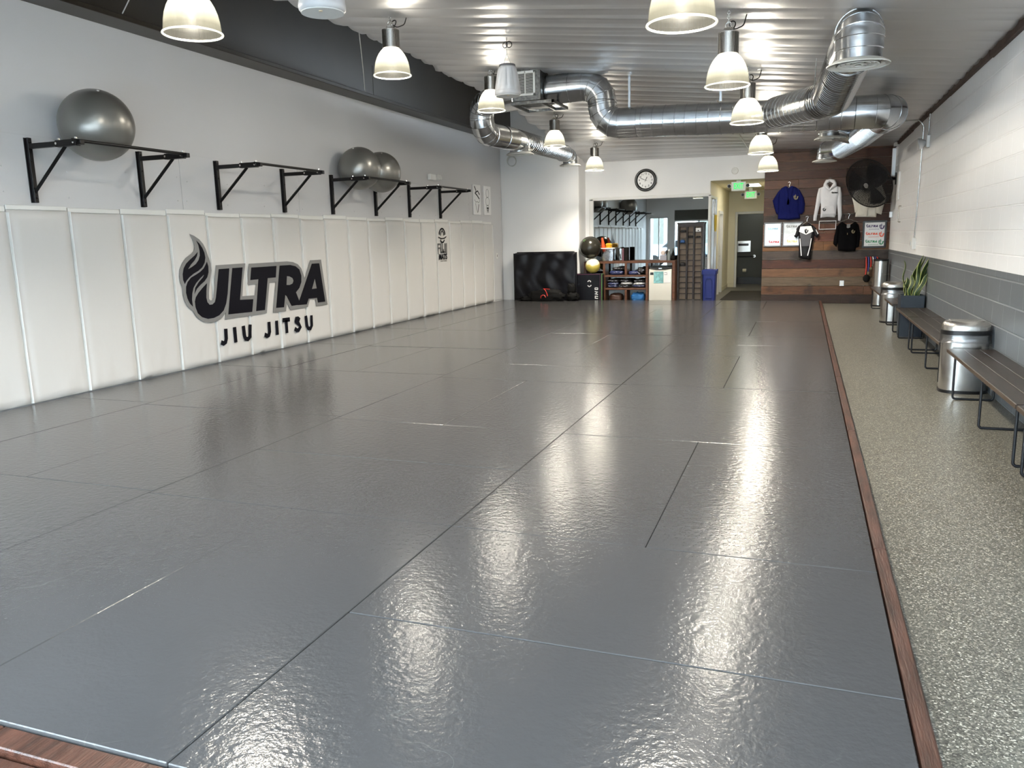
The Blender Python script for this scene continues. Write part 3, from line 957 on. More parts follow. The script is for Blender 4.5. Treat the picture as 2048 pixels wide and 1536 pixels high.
rk = rack(6.64, 'black pull-up bar on the left wall, holding the single large silver ball')
for yc, lab in ((9.32, 'empty black pull-up bar on the left wall above the letters TRA'),
                (12.01, 'black pull-up bar on the left wall holding two silver balls'),
                (14.71, 'black pull-up bar nearest the two line drawings, no balls on it'),):
    dup(rk, (-7.188, yc, 2.05), 0, lab)
for yc, lab in ((3.94, 'black pull-up bar nearest the front window'),):
    dup(rk, (-7.188, yc, 2.05), 0, lab)


def gym_ball(y, r, z, label, squash=1.0, x=None):
    bm = bmesh.new(); sphere(bm, (0, 0, 0), r, 48, 32, (1, 1, .985))
    o = fin('exercise_ball', bm, m_ball, smooth=True, angle=80)
    o.location = (-7.186 + r if x is None else x, y, z); o.rotation_euler = (.3, .4, y)
    tag(o, label, 'exercise ball', 'silver exercise balls on the pull-up bars')
    bm = bmesh.new(); lathe(bm, [(.012, r - .004), (.012, r + .003)], 12); fin('valve', bm, m_white_plastic, o)
    return o


gym_ball(6.47, .358, 2.828, 'largest silver exercise ball, resting alone on the nearest pull-up bar')
gym_ball(11.66, .342, 2.78, 'front one of the two silver balls touching each other on the third bar')
gym_ball(12.36, .342, 2.765, 'rear one of the two silver balls touching each other on the third bar')

# emergency light, line drawings, outlet on the left wall
t = thing('emergency_light', 'small white twin-head emergency light high on the left wall', 'emergency light', (-7.2, 15.12, 2.86))
mbox('housing', m_white_plastic, t, 0, .07, -.2, .06, -.05, .07, bev=.01)
for k_, yy in enumerate((.12, .2)):
    bm = bmesh.new(); lathe(bm, [(.02, -.04), (.045, -.03), (.055, .04), (.045, .05)], 16)
    o = fin('lamp_head', bm, m_white_plastic, t, smooth=True); o.matrix_local = Matrix.Translation((.07, yy - .01, .01)) @ Matrix.Rotation(PI / 2 - .3, 4, 'Y')


def drawing(y0, y1, strokes, label):
    t = thing('canvas_print', label, 'picture', (-7.2, (y0 + y1) / 2, 2.51))
    h = (y1 - y0) / 2
    mbox('canvas', m_paper, t, 0, .035, -h, h, -.34, .34, bev=.004)
    bm = bmesh.new()
    for s_, w_ in strokes: stroke2d(bm, s_, w_, lambda u, v, d: Vector((.035 + d, u, v)), 0, .002)
    fin('ink_drawing', bm, m_ink, t)


def circ(cx, cy, rx, ry, n=18): return [(cx + rx * math.cos(2 * PI * i / n), cy + ry * math.sin(2 * PI * i / n)) for i in range(n + 1)]


drawing(17.21, 17.66, [([(-.15, .3), (-.05, .2), (-.1, .16), (.05, .2), (.16, .12)], .03), ([(-.12, .15), (0, .1), (.14, .02)], .03), ([(-.16, .0), (-.08, -.06), (0, -.04), (.1, -.07), (.17, 0)], .008),
                       ([(-.1, -.08), (-.05, -.2), (.02, -.3)], .008), ([(.1, -.1), (.06, -.2), (.03, -.28)], .02)], 'white canvas with a dense black ink sketch, left of the pair near the corner')
drawing(17.86, 18.31, [(circ(0, .17, .09, .1), .007), (circ(0, -.02, .12, .1), .007), (circ(0, -.17, .08, .07), .007), ([(-.05, -.17), (.06, -.17)], .03), ([(0, -.18), (-.03, -.28)], .02), ([(.02, -.18), (.05, -.28)], .02)],
        'white canvas with a light black outline sketch, right of the pair near the corner')
t = thing('wall_outlet', 'white outlet on the left wall between last pad and corner', 'outlet', (-7.2, 18.68, 1.19))
mbox('cover_plate', m_white_plastic, t, .012, .02, -.04, .04, -.065, .065, bev=.003)
mbox('socket', m_black_plastic, t, .02, .022, -.012, .012, -.03, .03)

# ================================================================== PENDANT LAMPS
def pendant(x, y, zr, ztop, label):
    t = thing('pendant_lamp', label, 'pendant lamp', (x, y, zr), 0, 'bell shaped pendant lamps in two rows')
    bm = bmesh.new()
    prof = [(.203, .006), (.199, .04), (.193, .09), (.182, .14), (.165, .185), (.143, .225), (.118, .258), (.095, .28), (.088, .29)]
    inner = [(r - .005, z) for r, z in prof]
    R = lathe(bm, prof + inner[::-1], 48, cap=False)
    fin('lamp_shade', bm, m_shade, t, smooth=True, angle=70)
    bm = bmesh.new(); ring_of(bm, (0, 0, 0), (0, 0, 1), .207, .0075, 48, 8); fin('shade_rim', bm, m_rim, t, smooth=True, angle=80)
    bm = bmesh.new()
    n = 40
    for j in range(n):
        a = 2 * PI * j / n
        q = [(math.cos(a) * r_, math.sin(a) * r_) for r_ in (.075, .097)]
        d_ = (-math.sin(a) * .003, math.cos(a) * .003)
        vs = []
        for zz in (.285, .47):
            for (px, py), s in ((q[0], 1), (q[1], 1), (q[1], -1), (q[0], -1)):
                vs.append(bm.verts.new((px + d_[0] * s, py + d_[1] * s, zz)))
        for f in ((0, 1, 5, 4), (1, 2, 6, 5), (2, 3, 7, 6), (4, 5, 6, 7)): bm.faces.new([vs[i] for i in f])
    lathe(bm, [(.09, .283), (.082, .29), (.08, .468), (.097, .470), (.097, .478), (.05, .50), (.045, .515), (.02, .52)], 32)
    fin('ballast_housing', bm, m_steel, t, smooth=True, angle=30)
    bm = bmesh.new(); sphere(bm, (0, 0, .225), .05, 16, 12, (1, 1, 1.3)); fin('bulb', bm, m_bulb, t, smooth=True, angle=80)
    h = ztop - zr
    bm = bmesh.new(); ring_of(bm, (0, 0, .545), (0, 1, 0), .028, .006, 16, 6)
    zz = .57; k_ = 0
    while zz < h:
        ring_of(bm, (0, 0, zz), (1, 0, 0) if k_ % 2 else (0, 1, 0), .014, .003, 10, 5); zz += .022; k_ += 1
    fin('hanging_chain', bm, m_steel, t, smooth=True, angle=80)
    zc = ceil_z(x + .16, y + .1) - zr - .012
    bm = bmesh.new(); lathe(bm, [(.055, -.012), (.06, -.004), (.06, .012)], 20, cx=.16, cy=.1, cz=zc); fin('junction_cover', bm, m_steel, t, smooth=True)
    rr = random.Random(int(y * 10))
    pts = bend([(.04, .0, .50), (.07, .02, .56), (.03, .06, .60), (-.01, .03, .56), (.05, .05, .51), (.13, .09, .50 + .3 * (zc - .5)), (.16, .1, zc)], .05, 4)
    bm = bmesh.new(); sweep(bm, pts, .006, 6); fin('power_cord', bm, m_cable_b, t, smooth=True, angle=80)
    l = bpy.data.lights.get('pendant_bulb_light')
    if l is None:
        l = bpy.data.lights.new('pendant_bulb_light', 'POINT'); l.energy = LAMP_W; l.color = LAMP_COL; l.shadow_soft_size = .05
    lo = bpy.data.objects.new('bulb_light', l); C.objects.link(lo); lo.parent = t; lo.location = (0, 0, .15)
    return t


LZ = [(4.95, 3.10), (8.33, 3.42), (11.5, 3.48), (15.0, 3.31), (17.75, 3.06)]
RZ = [(5.12, 2.83), (8.15, 2.97), (10.95, 2.98), (14.5, 2.92), (17.5, 2.84)]
LX = [-4.22, -4.40, -4.45, -4.53, -4.44]
for k_, (y, z) in enumerate(LZ):
    pendant(LX[k_], y, z, ceil_z(LX[k_], y), 'lit pendant lamp in the row nearer the padded wall, %s' % ('nearest the camera' if k_ == 0 else ORD[k_] + ' from the camera'))
for k_, (y, z) in enumerate(RZ):
    pendant(-.74, y, z, ceil_z(-.74, y), 'lit pendant lamp in the row nearer the block wall, %s' % ('nearest the camera' if k_ == 0 else ORD[k_] + ' from the camera'))


# ================================================================== HANGING SPEAKERS
def speaker(x, y, zb, k, label):
    t = thing('hanging_speaker', label, 'speaker', (x, y, zb), 0, 'white bell shaped hanging speakers')
    t.scale = (k, k, k)
    bm = bmesh.new()
    n = 64; rings = []
    prof = [(.135, -.006), (.150, .0), (.162, .012), (.165, .03), (.163, .05), (.160, .056), (.160, .066), (.157, .10), (.146, .17), (.133, .24), (.120, .30), (.108, .335), (.09, .35), (.03, .352)]
    for r, z in prof:
        ring = []
        for j in range(n):
            a = 2 * PI * j / n
            fl = max(0, math.cos(a * 10)) ** 3 if .09 < z < .31 else 0
            rr = r - .014 * fl
            ring.append(bm.verts.new((rr * math.cos(a), rr * math.sin(a), z)))
        rings.append(ring)
    for a, b_ in zip(rings, rings[1:]):
        for j in range(n): bm.faces.new((a[j], a[(j + 1) % n], b_[(j + 1) % n], b_[j]))
    bm.faces.new(rings[0][::-1]); bm.faces.new(rings[-1])
    fin('enclosure', bm, m_speaker, t, smooth=True, angle=50)
    bm = bmesh.new(); lathe(bm, [(.09, .351), (.105, .345), (.10, .368), (.05, .374)], 32); fin('top_cap', bm, mat('speaker_cap', (.12, .12, .13), .4), t, smooth=True)
    bm = bmesh.new(); lathe(bm, [(.0, -.010), (.148, -.010), (.150, -.004), (.13, -.002)], 40, cap=False); fin('grille', bm, mat('speaker_grille', (.62, .62, .6), .6, bump=.5, bscale=260), t, smooth=True)
    bm = bmesh.new(); lathe(bm, [(.013, -.016), (.013, -.008)], 16, cx=.03, cy=-.07); fin('badge', bm, mat('badge_tan', (.6, .5, .35), .4), t)
    H = (ceil_z(x, y) - zb) / k
    bm = bmesh.new()
    sweep(bm, [(-.05, 0, .37), (0, 0, .5), (0, 0, H - .1)], .004, 6); sweep(bm, [(.05, 0, .37), (0, 0, .5)], .004, 6)
    fin('hanging_cable', bm, m_cable_w, t, smooth=True, angle=80)
    bm = bmesh.new()
    ring_of(bm, (-.02, 0, H - .12), (.3, 1, 0), .035, .006, 18, 6); ring_of(bm, (.03, 0, H - .12), (-.3, 1, 0), .035, .006, 18, 6)
    fin('cable_loops', bm, m_cable_b, t, smooth=True, angle=80)
    bm = bmesh.new(); sweep(bm, [(0, 0, H - .1), (0, 0, H + .01)], .008, 8); lathe(bm, [(.035, -.01), (.035, .008)], 16, cz=H); fin('eye_hook', bm, m_steel, t)
    return t


speaker(-3.11, 4.93, 3.12, .96, 'white bell speaker hanging between the first two lamps of the padded wall row')
speaker(-3.42, 9.4, 3.29, .96, 'white bell speaker hanging in front of the metal duct box')

# ================================================================== DUCTS
def duct_tube(name, way, r, m, parent, rad=.3, seg=4, ring=.11, rib=.0045, ends=True, nn=40):
    """round duct; gored bends; thin seams, or deep ribs when rib > .006"""
    pts = bend(way, rad, seg)
    bm = bmesh.new()
    sweep(bm, pts, r, nn)
    if not ring:
        for i in range(1, len(pts) - 1): ring_of(bm, pts[i], pts[i + 1] - pts[i - 1], r + .001, .0035, nn, 5)
    if ring:
        L = resample(pts, .02); cum = 0; nxt = ring * .5
        for i in range(1, len(L) - 1):
            cum += (L[i] - L[i - 1]).length
            if cum >= nxt:
                ring_of(bm, L[i], (L[i + 1] - L[i - 1]), r, rib, nn, 5); nxt += ring
    return fin(name, bm, m, parent, smooth=True, angle=14)


def diffuser(parent, x, y, z, r, neck, nh=.14):
    """round ceiling diffuser: z is the underside of its rim"""
    bm = bmesh.new(); lathe(bm, [(neck, .03), (neck, nh), (neck - .006, nh), (neck - .006, .03)], 40, cx=x, cy=y, cz=z, cap=False)
    ring_of(bm, (x, y, z + nh - .02), (0, 0, 1), neck + .002, .006, 40, 6)
    fin('diffuser_neck', bm, m_galv, parent, smooth=True, angle=30)
    bm = bmesh.new()
    lathe(bm, [(r, .0), (r + .004, .008), (r - .01, .02), (neck + .01, .045), (neck - .01, .04), (neck - .005, .012), (r - .04, .0)], 48, cx=x, cy=y, cz=z, cap=False)
    d = fin('diffuser', bm, m_diff, parent, smooth=True, angle=40)
    bm = bmesh.new()
    k = 0; q = neck - .02
    while q > .03:
        lathe(bm, [(q, .002), (q + .004, .006), (q - .016, .026), (q - .02, .022)], 40, cx=x, cy=y, cz=z + .012 * math.sin(k), cap=False)
        q -= .036; k += 1
    lathe(bm, [(.03, .0), (.0, -.004)], 20, cx=x, cy=y, cz=z, cap=False)
    fin('diffuser_rings', bm, m_diff, d, smooth=True, angle=40)
    bm = bmesh.new(); lathe(bm, [(.0, .06), (neck - .008, .06)], 32, cx=x, cy=y, cz=z, cap=False); fin('damper', bm, m_black_plastic, d)


# metal plenum box with its return grille
t = thing('duct_box', 'dark galvanised metal box with a white return grille hanging below ceiling', 'air handling box', (-3.87, 11.68, 3.53))
mbox('housing', m_galv2, t, -.22, .22, -.27, .33, .03, .62, bev=.006)
bm = bmesh.new()
for a_ in ((-.23, -.20), (.20, .23)):
    box(bm, a_[0], a_[1], -.28, .5, -.02, .02)
box(bm, -.23, .42, -.29, -.26, -.02, .02); box(bm, -.23, .42, .45, .48, -.02, .02); box(bm, .39, .42, -.29, .48, -.02, .02)
fin('support_frame', bm, m_galv2, t)
bm = bmesh.new()
gx0, gx1, gz0, gz1 = -.165, .145, .10, .44
for q in ((gx0, gx1, gz0, gz0 + .03), (gx0, gx1, gz1 - .03, gz1), (gx0, gx0 + .03, gz0, gz1), (gx1 - .03, gx1, gz0, gz1), (-.015, .0, gz0, gz1)):
    box(bm, q[0], q[1], -.29, -.27, q[2], q[3], bev=.002)
gr = fin('grille_frame', bm, m_white_plastic, t)
bm = bmesh.new()
for i in range(17):
    z_ = gz0 + .035 + i * .0165
    v_ = [bm.verts.new(p) for p in ((gx0 + .03, -.286, z_), (gx1 - .03, -.286, z_), (gx1 - .03, -.272, z_ + .012), (gx0 + .03, -.272, z_ + .012))]
    bm.faces.new(v_)
fin('louvres', bm, m_white_plastic, gr)
bm = bmesh.new(); box(bm, gx0 + .02, gx1 - .02, -.2712, -.2705, gz0 + .02, gz1 - .02); fin('grille_back', bm, m_black_plastic, gr)

# main duct: from the box, down an S-bend, across the room
t = thing('main_duct', 'long shiny round metal duct crossing the room from the box towards the block wall', 'duct', (0, 0, 0))
duct_tube('duct_elbow', [(-3.64, 11.75, 3.74), (-2.82, 11.75, 3.76), (-2.82, 11.75, 3.20), (-2.3, 11.75, 3.20)], .21, m_galv, t, .31, 4, 0)
bm = bmesh.new()
for P_, d_ in (((-3.3, 11.75, 3.75), (1, 0, 0)), ((-2.3, 11.75, 3.20), (1, 0, 0)), ((-2.82, 11.75, 3.52), (0, 0, 1))): ring_of(bm, P_, d_, .21, .006, 40, 6)
fin('joint_bands', bm, m_galv, t, smooth=True)
duct_tube('duct_run', [(-2.3, 11.75, 3.20), (.57, 11.65, 3.10)], .21, m_galv, t, ring=.155, rib=.0058)
duct_tube('duct_end_elbow', [(.57, 11.65, 3.10), (1.03, 11.65, 3.09), (.95, 12.3, 3.09)], .21, m_galv, t, .25, 4, 0)
bm = bmesh.new()
for xx in (-2.42, -1.15): box(bm, xx - .015, xx + .015, 11.72, 11.75, 3.39, ceil_z(xx, 11.75) - .01)
fin('hanger_strap', bm, m_galv, t)
# branch towards the camera
t = thing('branch_duct', 'ribbed metal duct branching towards the camera with a big round ceiling diffuser', 'duct')
duct_tube('branch_run', [(-.42, 11.5, 3.15), (.18, 10.40, 3.10)], .2, m_galv, t, ring=.105, rib=.005)
duct_tube('ribbed_run', [(.12, 10.42, 3.10), (.25, 10.15, 3.10), (.36, 8.75, 3.27)], .205, m_flex, t, .25, 5, ring=.058, rib=.0115)
duct_tube('diffuser_elbow', [(.345, 8.85, 3.265), (.40, 8.12, 3.345), (.40, 8.12, 3.17)], .205, m_galv, t, .2, 4, 0)
diffuser(t, .40, 8.12, 3.04, .265, .195, .15)
pipe('hanger_wire', [(.02, 10.2, 3.0), (.05, 10.1, 3.25), (.06, 10.0, 3.5)], .005, m_conduit, t)
# ribbed duct running to the back diffusers
t = thing('rear_duct', 'ribbed metal duct running from the elbow to two diffusers by the planks', 'duct')
duct_tube('ribbed_run', [(.95, 12.28, 3.09), (.82, 14.2, 3.08), (.62, 17.1, 3.16)], .175, m_flex, t, .5, 3, ring=.095, rib=.014)
duct_tube('rear_elbow', [(.64, 16.9, 3.16), (.36, 17.7, 3.22), (.34, 17.75, 3.06)], .16, m_galv, t, .2, 4, 0)
diffuser(t, .34, 17.75, 2.98, .235, .16, .12)
duct_tube('middle_elbow', [(.75, 14.55, 3.14), (.36, 14.45, 3.24), (.35, 14.45, 3.1)], .17, m_galv, t, .14, 4, 0)
diffuser(t, .35, 14.45, 3.07, .25, .18, .12)
# left duct beside the beam
t = thing('left_duct', 'shiny metal duct looping down beside the dark beam to two diffusers', 'duct')
duct_tube('elbow_run', [(-4.09, 12.08, 3.76), (-5.16, 12.85, 3.83), (-5.16, 12.9, 3.36), (-5.04, 14.0, 3.37)], .2, m_galv, t, .32, 4, 0)
bm = bmesh.new()
for P_, d_ in (((-5.16, 12.88, 3.62), (0, 0, 1)), ((-5.08, 13.6, 3.37), (.1, 1, 0))): ring_of(bm, P_, d_, .2, .006, 40, 6)
fin('joint_bands', bm, m_galv, t, smooth=True)
duct_tube('middle_elbow', [(-5.04, 13.95, 3.37), (-5.03, 14.42, 3.37), (-5.03, 14.42, 3.2)], .19, m_galv, t, .19, 4, 0)
diffuser(t, -5.03, 14.42, 3.13, .255, .19, .12)
duct_tube('ribbed_run', [(-5.04, 14.25, 3.40), (-5.0, 15.6, 3.40), (-5.04, 17.5, 3.44)], .165, m_flex, t, .5, 3, ring=.095, rib=.014)
duct_tube('end_elbow', [(-5.1, 17.4, 3.42), (-5.06, 17.95, 3.42), (-5.06, 17.95, 3.2)], .16, m_galv, t, .2, 4, 0)
diffuser(t, -5.06, 17.95, 3.2, .24, .165, .12)

# loose bits by the ceiling
o = pipe('ceiling_conduit', [(-1.38, 13.4, ceil_z(-1.38, 13.4) - .03), (-1.30, 16.4, ceil_z(-1.3, 16.4) - .03), (-1.22, 19.3, ceil_z(-1.22, 19.3) - .03)], .011, m_conduit)
tag(o, 'thin grey conduit on the ceiling between the main duct and the back wall', 'conduit')
t = thing('ceiling_sensor', 'small white sensor box on a short bracket under the ceiling before the main duct', 'sensor', (-1.06, 11.2, ceil_z(-1.06, 11.2) - .02))
mbox('bracket', m_galv, t, -.01, .02, -.01, .01, -.10, .0); mbox('sensor_body', m_white_plastic, t, -.10, .03, -.03, .03, -.16, -.09, bev=.006)

o = pipe('hanging_string', [(-5.30, 9.2, ceil_z(-5.3, 9.2)), (-5.8, 10.1, 4.18), (-6.3, 11.0, 4.12), (-6.86, 12.0, 4.03)], .006, m_cable_w, None, .2)
tag(o, 'white cord from the ceiling foil to the dark beam between the first two lamps', 'cord')
o = pipe('loose_wire', [(-5.28, 6.3, ceil_z(-5.28, 6.3)), (-6.1, 6.6, 4.3), (-6.86, 7.0, 4.03)], .006, m_cable_w, None, .2)
tag(o, 'white wire against the dark beam at the top left', 'cord')
bm = bmesh.new()
for k_ in range(3): ring_of(bm, (-6.88 + .01 * k_, 19.06 - .012 * k_, 3.50 - .01 * k_), (.1, 1, .1), .125 - .006 * k_, .0095, 28, 6)
o = fin('cable_coil', bm, m_cable_w, smooth=True, angle=80); tag(o, 'white cable coil hanging at the top of the back left corner', 'cable')

# ================================================================== BACK OF THE ROOM
def puff(x, y, z, sx, sy, sz, m, seed, amp=.25, name='part', parent=None, u=26, v=16, fr=3.):
    """a lumpy cloth bundle"""
    bm = bmesh.new(); sphere(bm, (0, 0, 0), 1., u, v)
    for q in bm.verts:
        p = q.co.copy()
        for i in range(3): p[i] = math.copysign(abs(p[i]) ** .7, p[i])
        n = noise.noise(p * fr + Vector((seed * 7.1, 0, 0))) * amp + noise.noise(p * fr * 2.3 + Vector((0, seed * 3.7, 0))) * amp * .5
        p *= 1 + n
        p.z = max(p.z, -.86)
        q.co = Vector((p.x * sx, p.y * sy, p.z * sz))
    o = fin(name, bm, m, parent, smooth=True, angle=80)
    o.location = (x, y, z)
    return o


# folded black mat leaning on the column
t = thing('folding_mat', 'large folded black vinyl mat standing against the white column', 'folding mat', (-6.0, 18.82, .08))
for k_, (yy, hh, xo) in enumerate(((0, 1.155, 0), (.062, 1.165, .03), (.124, 1.185, .05))):
    bm = bmesh.new()
    x0, x1 = -.80 + xo, .80 + (.02 * k_ if k_ < 2 else -.06)
    nu, nv = 50, 40; G_ = []
    for v in range(nv + 1):
        rw = []
        for u in range(nu + 1):
            fu, fv = u / nu, v / nv
            x = x0 + (x1 - x0) * fu; z = hh * fv
            ed = min(fu * 1.6, (1 - fu) * 1.6, (1 - fv) * hh, fv * hh + .02)
            rr_ = 1 - math.exp(-ed / .02)
            f = .018 * math.sin(fu * 23 + 2 * math.sin(fv * 4)) * min(1, fv * 2) + .034 * noise.noise(Vector((x * 2.5, z * 3 + x, k_))) + .014 * noise.noise(Vector((x * 6 + z * 4, z * 2, 3)))
            if k_: f *= .2
            rw.append(bm.verts.new((x, -.028 * rr_ - f * rr_ * .9 + yy, z)))
        G_.append(rw)
    for a, b_ in zip(G_, G_[1:]):
        for u in range(nu): bm.faces.new((a[u], a[u + 1], b_[u + 1], b_[u]))
    per = [G_[0][u] for u in range(nu + 1)] + [G_[v][nu] for v in range(1, nv + 1)] + [G_[nv][u] for u in range(nu - 1, -1, -1)] + [G_[v][0] for v in range(nv - 1, 0, -1)]
    bk = [bm.verts.new((q.co.x, yy + .028, q.co.z)) for q in per]
    for k in range(len(per)): bm.faces.new((per[k], per[(k + 1) % len(per)], bk[(k + 1) % len(per)], bk[k]))
    bm.faces.new(bk)
    fin('mat_panel', bm, m_ply, t, smooth=True, angle=50)
# black bags in front of it
t = thing('black_gear_bag', 'black bag on the mats before the folded mat, with red straps', 'bag', (-5.85, 18.52, .08))
puff(0, 0, .11, .44, .13, .16, m_rubber, 3, .3, 'bag_body', t)
puff(-.45, .02, .05, .25, .10, .06, m_rubber, 4, .4, 'bag_flap', t)
m_red = mat('red_strap', (.55, .03, .02), .45)
bm = bmesh.new()
sweep(bm, [(-.03, -.12, .30), (.02, -.16, .27), (.06, -.18, .20), (.08, -.185, .13)], .010, 6)
sweep(bm, [(-.10, -.165, .08), (-.09, -.175, .13), (-.04, -.18, .16), (.0, -.18, .15), (.03, -.18, .10)], .011, 6)
sweep(bm, [(-.05, -.13, .31), (.12, -.12, .295)], .006, 6)
fin('red_straps', bm, m_red, t, smooth=True)
t = thing('black_duffel', 'slumped black bag right of the red strapped bag, before the folded mat', 'bag', (-5.2, 18.6, .08))
puff(0, 0, .10, .15, .12, .10, m_rubber, 8, .3, 'bag_body', t)
puff(-.06, .06, .28, .10, .06, .13, m_rubber, 9, .3, 'bag_side', t)

# padded plyo box
t = thing('plyo_box', 'black padded jump box with green and purple piping beside the brown shelf', 'jump box', (-4.86, 19.2, 0))
bm = bmesh.new(); box(bm, -.37, .28, -.25, .0, 0, .715, bev=.008, seg=2); fin('vinyl_cover', bm, m_ply, t)
bm = bmesh.new(); sweep(bm, [(-.365, -.253, .02), (-.365, -.253, .695), (.245, -.253, .695), (.245, -.253, .02)], .008, 6); fin('purple_piping', bm, m_purple, t)
bm = bmesh.new(); sweep(bm, [(.283, -.25, .02), (.283, -.25, .70)], .009, 6); sweep(bm, [(.283, -.25, .70), (.283, -.005, .70)], .007, 6); fin('green_piping', bm, m_green, t)
bm = bmesh.new()
trb = lambda u, v, d: Vector((u, -.25 - d, v))
stroke2d(bm, [(-.07, .52), (-.03, .55), (.01, .53), (-.0, .51)], .022, trb, 0, .004)
stroke2d(bm, [(-.07, .43), (-.03, .40), (.01, .42), (.02, .44)], .022, trb, 0, .004)
stroke2d(bm, [(.11, .37), (.19, .37)], .02, trb, 0, .004); stroke2d(bm, [(.11, .33), (.19, .33)], .02, trb, 0, .004); stroke2d(bm, [(.115, .37), (.115, .33)], .018, trb, 0, .004); stroke2d(bm, [(.185, .37), (.185, .33)], .018, trb, 0, .004)
stroke2d(bm, [(.11, .28), (.19, .265)], .02, trb, 0, .004); stroke2d(bm, [(.15, .275), (.15, .22)], .018, trb, 0, .004); stroke2d(bm, [(.11, .225), (.19, .21)], .02, trb, 0, .004)
stroke2d(bm, [(.11, .17), (.19, .16)], .02, trb, 0, .004); stroke2d(bm, [(.11, .12), (.19, .11)], .02, trb, 0, .004); stroke2d(bm, [(.12, .17), (.12, .12)], .018, trb, 0, .004)
fin('white_print', bm, m_white_plastic, t)
# slam balls
bm = bmesh.new(); sphere(bm, (0, 0, 0), .178, 40, 28)
m_yel = mat('yellow_white_ball', (.75, .62, .12), .4)
nt, b = nodes_of(m_yel); tc = N(nt, 'ShaderNodeTexCoord'); no = N(nt, 'ShaderNodeTexNoise'); no.inputs['Scale'].default_value = 3
sx = N(nt, 'ShaderNodeSeparateXYZ'); nt.links.new(tc.outputs['Object'], sx.inputs[0]); nt.links.new(tc.outputs['Object'], no.inputs['Vector'])
ad = N(nt, 'ShaderNodeMath', operation='MULTIPLY_ADD'); ad.inputs[1].default_value = 3.5; nt.links.new(sx.outputs[2], ad.inputs[0]); nt.links.new(no.outputs[0], ad.inputs[2])
cr = N(nt, 'ShaderNodeValToRGB'); cr.color_ramp.elements[0].position = .62; cr.color_ramp.elements[0].color = (.62, .50, .10, 1); cr.color_ramp.elements[1].position = .72; cr.color_ramp.elements[1].color = (.8, .78, .62, 1)
nt.links.new(ad.outputs[0], cr.inputs[0]); nt.links.new(cr.outputs[0], b.inputs['Base Color'])
o = fin('medicine_ball', bm, m_yel, smooth=True, angle=80); o.location = (-4.83, 19.075, .90); tag(o, 'yellow and white ball on the jump box under the big black ball', 'ball')
bm = bmesh.new(); sphere(bm, (0, 0, 0), .268, 48, 32)
o = fin('black_exercise_ball', bm, m_ballb, smooth=True, angle=80); o.location = (-4.905, 19.13, 1.345); tag(o, 'large glossy black exercise ball above the yellow ball, by the mirror', 'exercise ball')
bm = bmesh.new(); ring_of(bm, (0, 0, 0), (0, 1, 0), .022, .006, 16, 5); ob = fin('green_mark', bm, m_green, o); ob.matrix_local = Matrix.Translation((-.09, -.19, .165)) @ Matrix.Rotation(-.5, 4, 'X')

# brown shelving
t = thing('shelf_unit', 'low brown wooden shelf unit with open bays and a fridge bay, below the mirror', 'shelf', (-3.98, 19.25, 0))
X = lambda a: a + 3.98
for nm, q in (('top_board', (-5.10, -2.86, 0, .40, .945, 1.0)), ('upright', (-5.10, -5.04, 0, .4, 0, .945)), ('upright', (-4.62, -4.56, 0, .4, 0, .945)), ('upright', (-3.56, -3.50, 0, .4, 0, .945)),
              ('upright', (-2.925, -2.86, 0, .4, 0, .945)), ('shelf_board', (-4.56, -3.56, 0, .4, .615, .66)), ('shelf_board', (-4.56, -3.56, 0, .4, .30, .345)),
              ('divider', (-4.075, -4.02, 0, .38, .66, .945)), ('divider', (-4.075, -4.02, 0, .38, 0, .30)), ('shelf_board', (-5.04, -4.62, 0, .4, .30, .345)), ('shelf_board', (-5.04, -4.62, 0, .4, .615, .66))):
    bm = bmesh.new(); box(bm, X(q[0]), X(q[1]), q[2], q[3], q[4], q[5], bev=.004); fin(nm, bm, m_shelf, t)
# uniforms in clear bags, the bags shown only by their painted shine
m_navy = mat('navy_cloth', (.03, .04, .13), .55, bump=.4, bscale=18)
m_blk = mat('black_cloth', (.012, .012, .015), .6, bump=.4, bscale=18)
m_wht = mat('white_cloth', (.6, .6, .6), .6, bump=.4, bscale=18)
m_bag_shine = mat('bag_shine', (.45, .46, .55), .12, .0, spec=.9, coat=1.)
BW = [(-4.30, .70, .175, .055, m_navy, 'lower left navy bundle in the top left bay of the shelf'), (-4.24, .80, .16, .04, m_blk, 'upper black bundle in the top left bay of the shelf'),
      (-3.86, .695, .15, .05, m_navy, 'navy bundle at the left of the top right bay of the shelf'), (-3.69, .75, .10, .08, m_blk, 'heaped black bundle at the right of the top right bay'),
      (-4.40, .375, .13, .03, m_navy, 'bottom left navy bundle on the middle shelf'), (-4.39, .437, .14, .035, m_navy, 'middle left navy bundle on the middle shelf'), (-4.38, .505, .15, .035, m_blk, 'top left black bundle on the middle shelf'),
      (-4.08, .375, .14, .03, m_blk, 'bottom centre black bundle on the middle shelf'), (-4.06, .44, .14, .035, m_wht, 'centre pale bundle on the middle shelf'), (-4.08, .505, .13, .035, m_blk, 'top centre black bundle on the middle shelf'),
      (-3.74, .375, .14, .03, m_navy, 'bottom right navy bundle on the middle shelf'), (-3.74, .437, .14, .035, m_wht, 'middle right pale bundle on the middle shelf'), (-3.73, .505, .14, .035, m_blk, 'top right black bundle on the middle shelf')]
